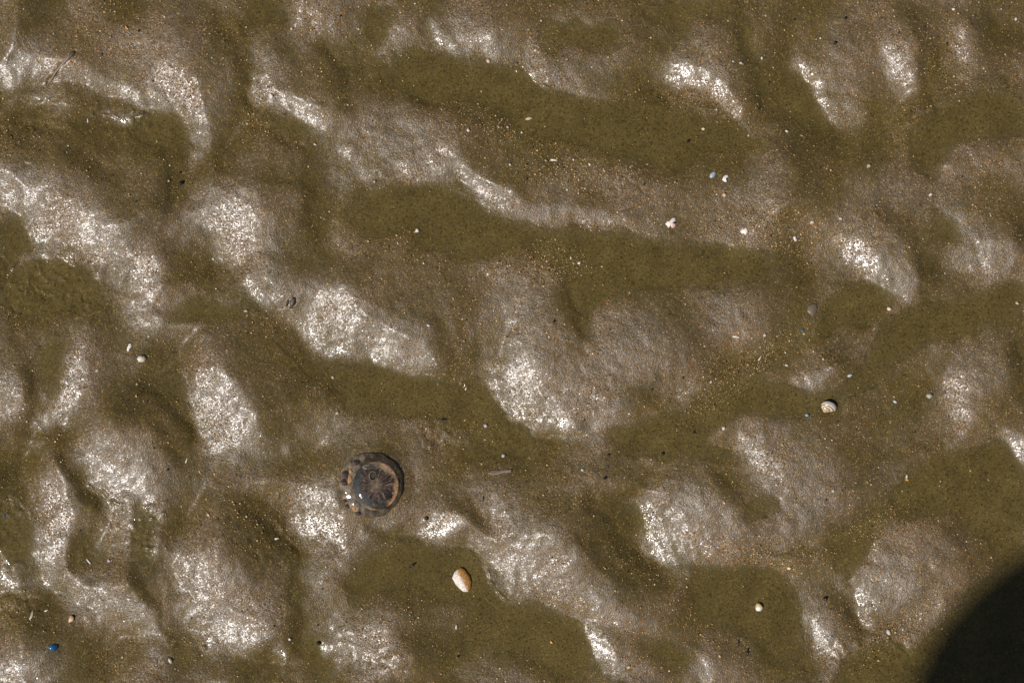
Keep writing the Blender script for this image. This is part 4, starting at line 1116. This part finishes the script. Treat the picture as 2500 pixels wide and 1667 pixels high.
def person():
    e = bpy.data.objects.new('person', None); col.objects.link(e)
    e.location = (HAT.x, HAT.y - .22, ground(HAT.x, HAT.y - .22))
    tag(e, 'person in a round sun hat, blue shirt and dark trousers bending over the sand', 'person')
    gz = 0.0
    # local: +y towards the picture; leaning forward so that the hat is ahead of the feet
    P = [(0, -.02, .78), (0, .00, .92), (0, .06, 1.08), (0, .11, 1.23), (0, .155, 1.30), (0, .19, 1.35), (0, .20, 1.41)]
    R = [(.14, .10), (.125, .09), (.145, .10), (.13, .09), (.05, .05), (.068, .08), (.072, .085)]
    E = [(i, i + 1) for i in range(6)]
    for s in (-1, 1):
        b = len(P)
        P += [(s * .16, .115, 1.225), (s * .215, .06, .93), (s * .20, .10, .72), (s * .20, .115, .65)]
        R += [.05, .038, .027, .022]
        E += [(3, b), (b, b + 1), (b + 1, b + 2), (b + 2, b + 3)]
        for k, (fx_, fy_, L) in enumerate([(.028, .012, .060), (.012, .016, .075), (-.004, .018, .080), (-.020, .016, .072)]):
            c0 = len(P)
            P += [(s * .20 - s * 0 + (fy_ - .014) * 2, .115 + fx_, .63), (s * .20 + (fy_ - .014) * 2 - s * .010, .118 + fx_, .63 - L * .6), (s * .20 - s * .026, .12 + fx_, .63 - L)]
            R += [.0095, .008, .007]; E += [(b + 3, c0), (c0, c0 + 1), (c0 + 1, c0 + 2)]
        c0 = len(P)
        P += [(s * .19 - s * .02, .150, .645), (s * .165, .165, .61)]; R += [.011, .008]; E += [(b + 3, c0), (c0, c0 + 1)]
        b = len(P)
        P += [(s * .095, -.03, .72), (s * .105, .0, .42), (s * .11, -.045, .09), (s * .115, .02, .035), (s * .12, .12, .03)]
        R += [.085, .058, .036, .036, .030]
        E += [(0, b), (b, b + 1), (b + 1, b + 2), (b + 2, b + 3), (b + 3, b + 4)]
    skin('body', P, E, R, flat_mat('skin', (.42, .26, .18), .5), e)
    Q = [(0, -.025, .74), (0, .00, .92), (0, .06, 1.08), (0, .11, 1.235), (0, .135, 1.268)]
    RQ = [(.168, .128), (.152, .115), (.158, .112), (.142, .10), (.062, .062)]; EQ = [(0, 1), (1, 2), (2, 3), (3, 4)]
    for s in (-1, 1):
        b = len(Q); Q += [(s * .165, .115, 1.225), (s * .20, .08, 1.03)]; RQ += [.062, .056]; EQ += [(3, b), (b, b + 1)]
    skin('shirt', Q, EQ, RQ, flat_mat('shirt_cloth', (.08, .14, .26), .9), e)
    Q = [(0, -.02, .84), (0, -.022, .76)]; RQ = [(.148, .112), (.158, .118)]; EQ = [(0, 1)]
    for s in (-1, 1):
        b = len(Q); Q += [(s * .095, -.03, .70), (s * .105, .0, .42), (s * .11, -.04, .15)]; RQ += [.096, .070, .055]; EQ += [(1, b), (b, b + 1), (b + 1, b + 2)]
    skin('trousers', Q, EQ, RQ, flat_mat('trouser_cloth', (.035, .037, .045), .9), e)
    # face
    for s in (-1, 1):
        V, F = ICO2; mesh_obj('eye', V * .011 + np.array((s * .028, .275, 1.375)), F, flat_mat('eye', (.05, .03, .02), .2), e)
        mesh_obj('ear', V * np.array((.012, .02, .03)) + np.array((s * .075, .20, 1.365)), F, bpy.data.materials['skin'], e)
    mesh_obj('nose', V * np.array((.012, .02, .02)) + np.array((0, .282, 1.35)), F, bpy.data.materials['skin'], e)
    mesh_obj('mouth', V * np.array((.025, .008, .006)) + np.array((0, .268, 1.315)), F, flat_mat('lip', (.35, .12, .10), .5), e)
    V, F = ICO3; mesh_obj('hair', V * np.array((.088, .095, .10)) + np.array((0, .18, 1.395)), F, flat_mat('hair', (.04, .025, .015), .6), e)
    # hat, its brim level
    prof = [(.0, .115), (.05, .113), (.082, .095), (.092, .05), (.095, .004), (.13, .001), (.168, -.003), (.168, -.007), (.13, -.004), (.093, -.002), (.0, .100)]
    na = 64; P = []; F = []
    for r_, z_ in prof:
        for k in range(na):
            a = 2 * math.pi * k / na; P.append((r_ * math.cos(a), r_ * math.sin(a), z_))
    for i in range(len(prof) - 1):
        for k in range(na):
            q = (k + 1) % na; F.append((i * na + k, i * na + q, (i + 1) * na + q, (i + 1) * na + k))
    hat = mesh_obj('hat', P, F, flat_mat('straw', (.45, .34, .18), .8, scale=300))
    hat.location = (HAT.x - e.location.x, HAT.y - e.location.y, ZH - e.location.z); hat.parent = e
person()
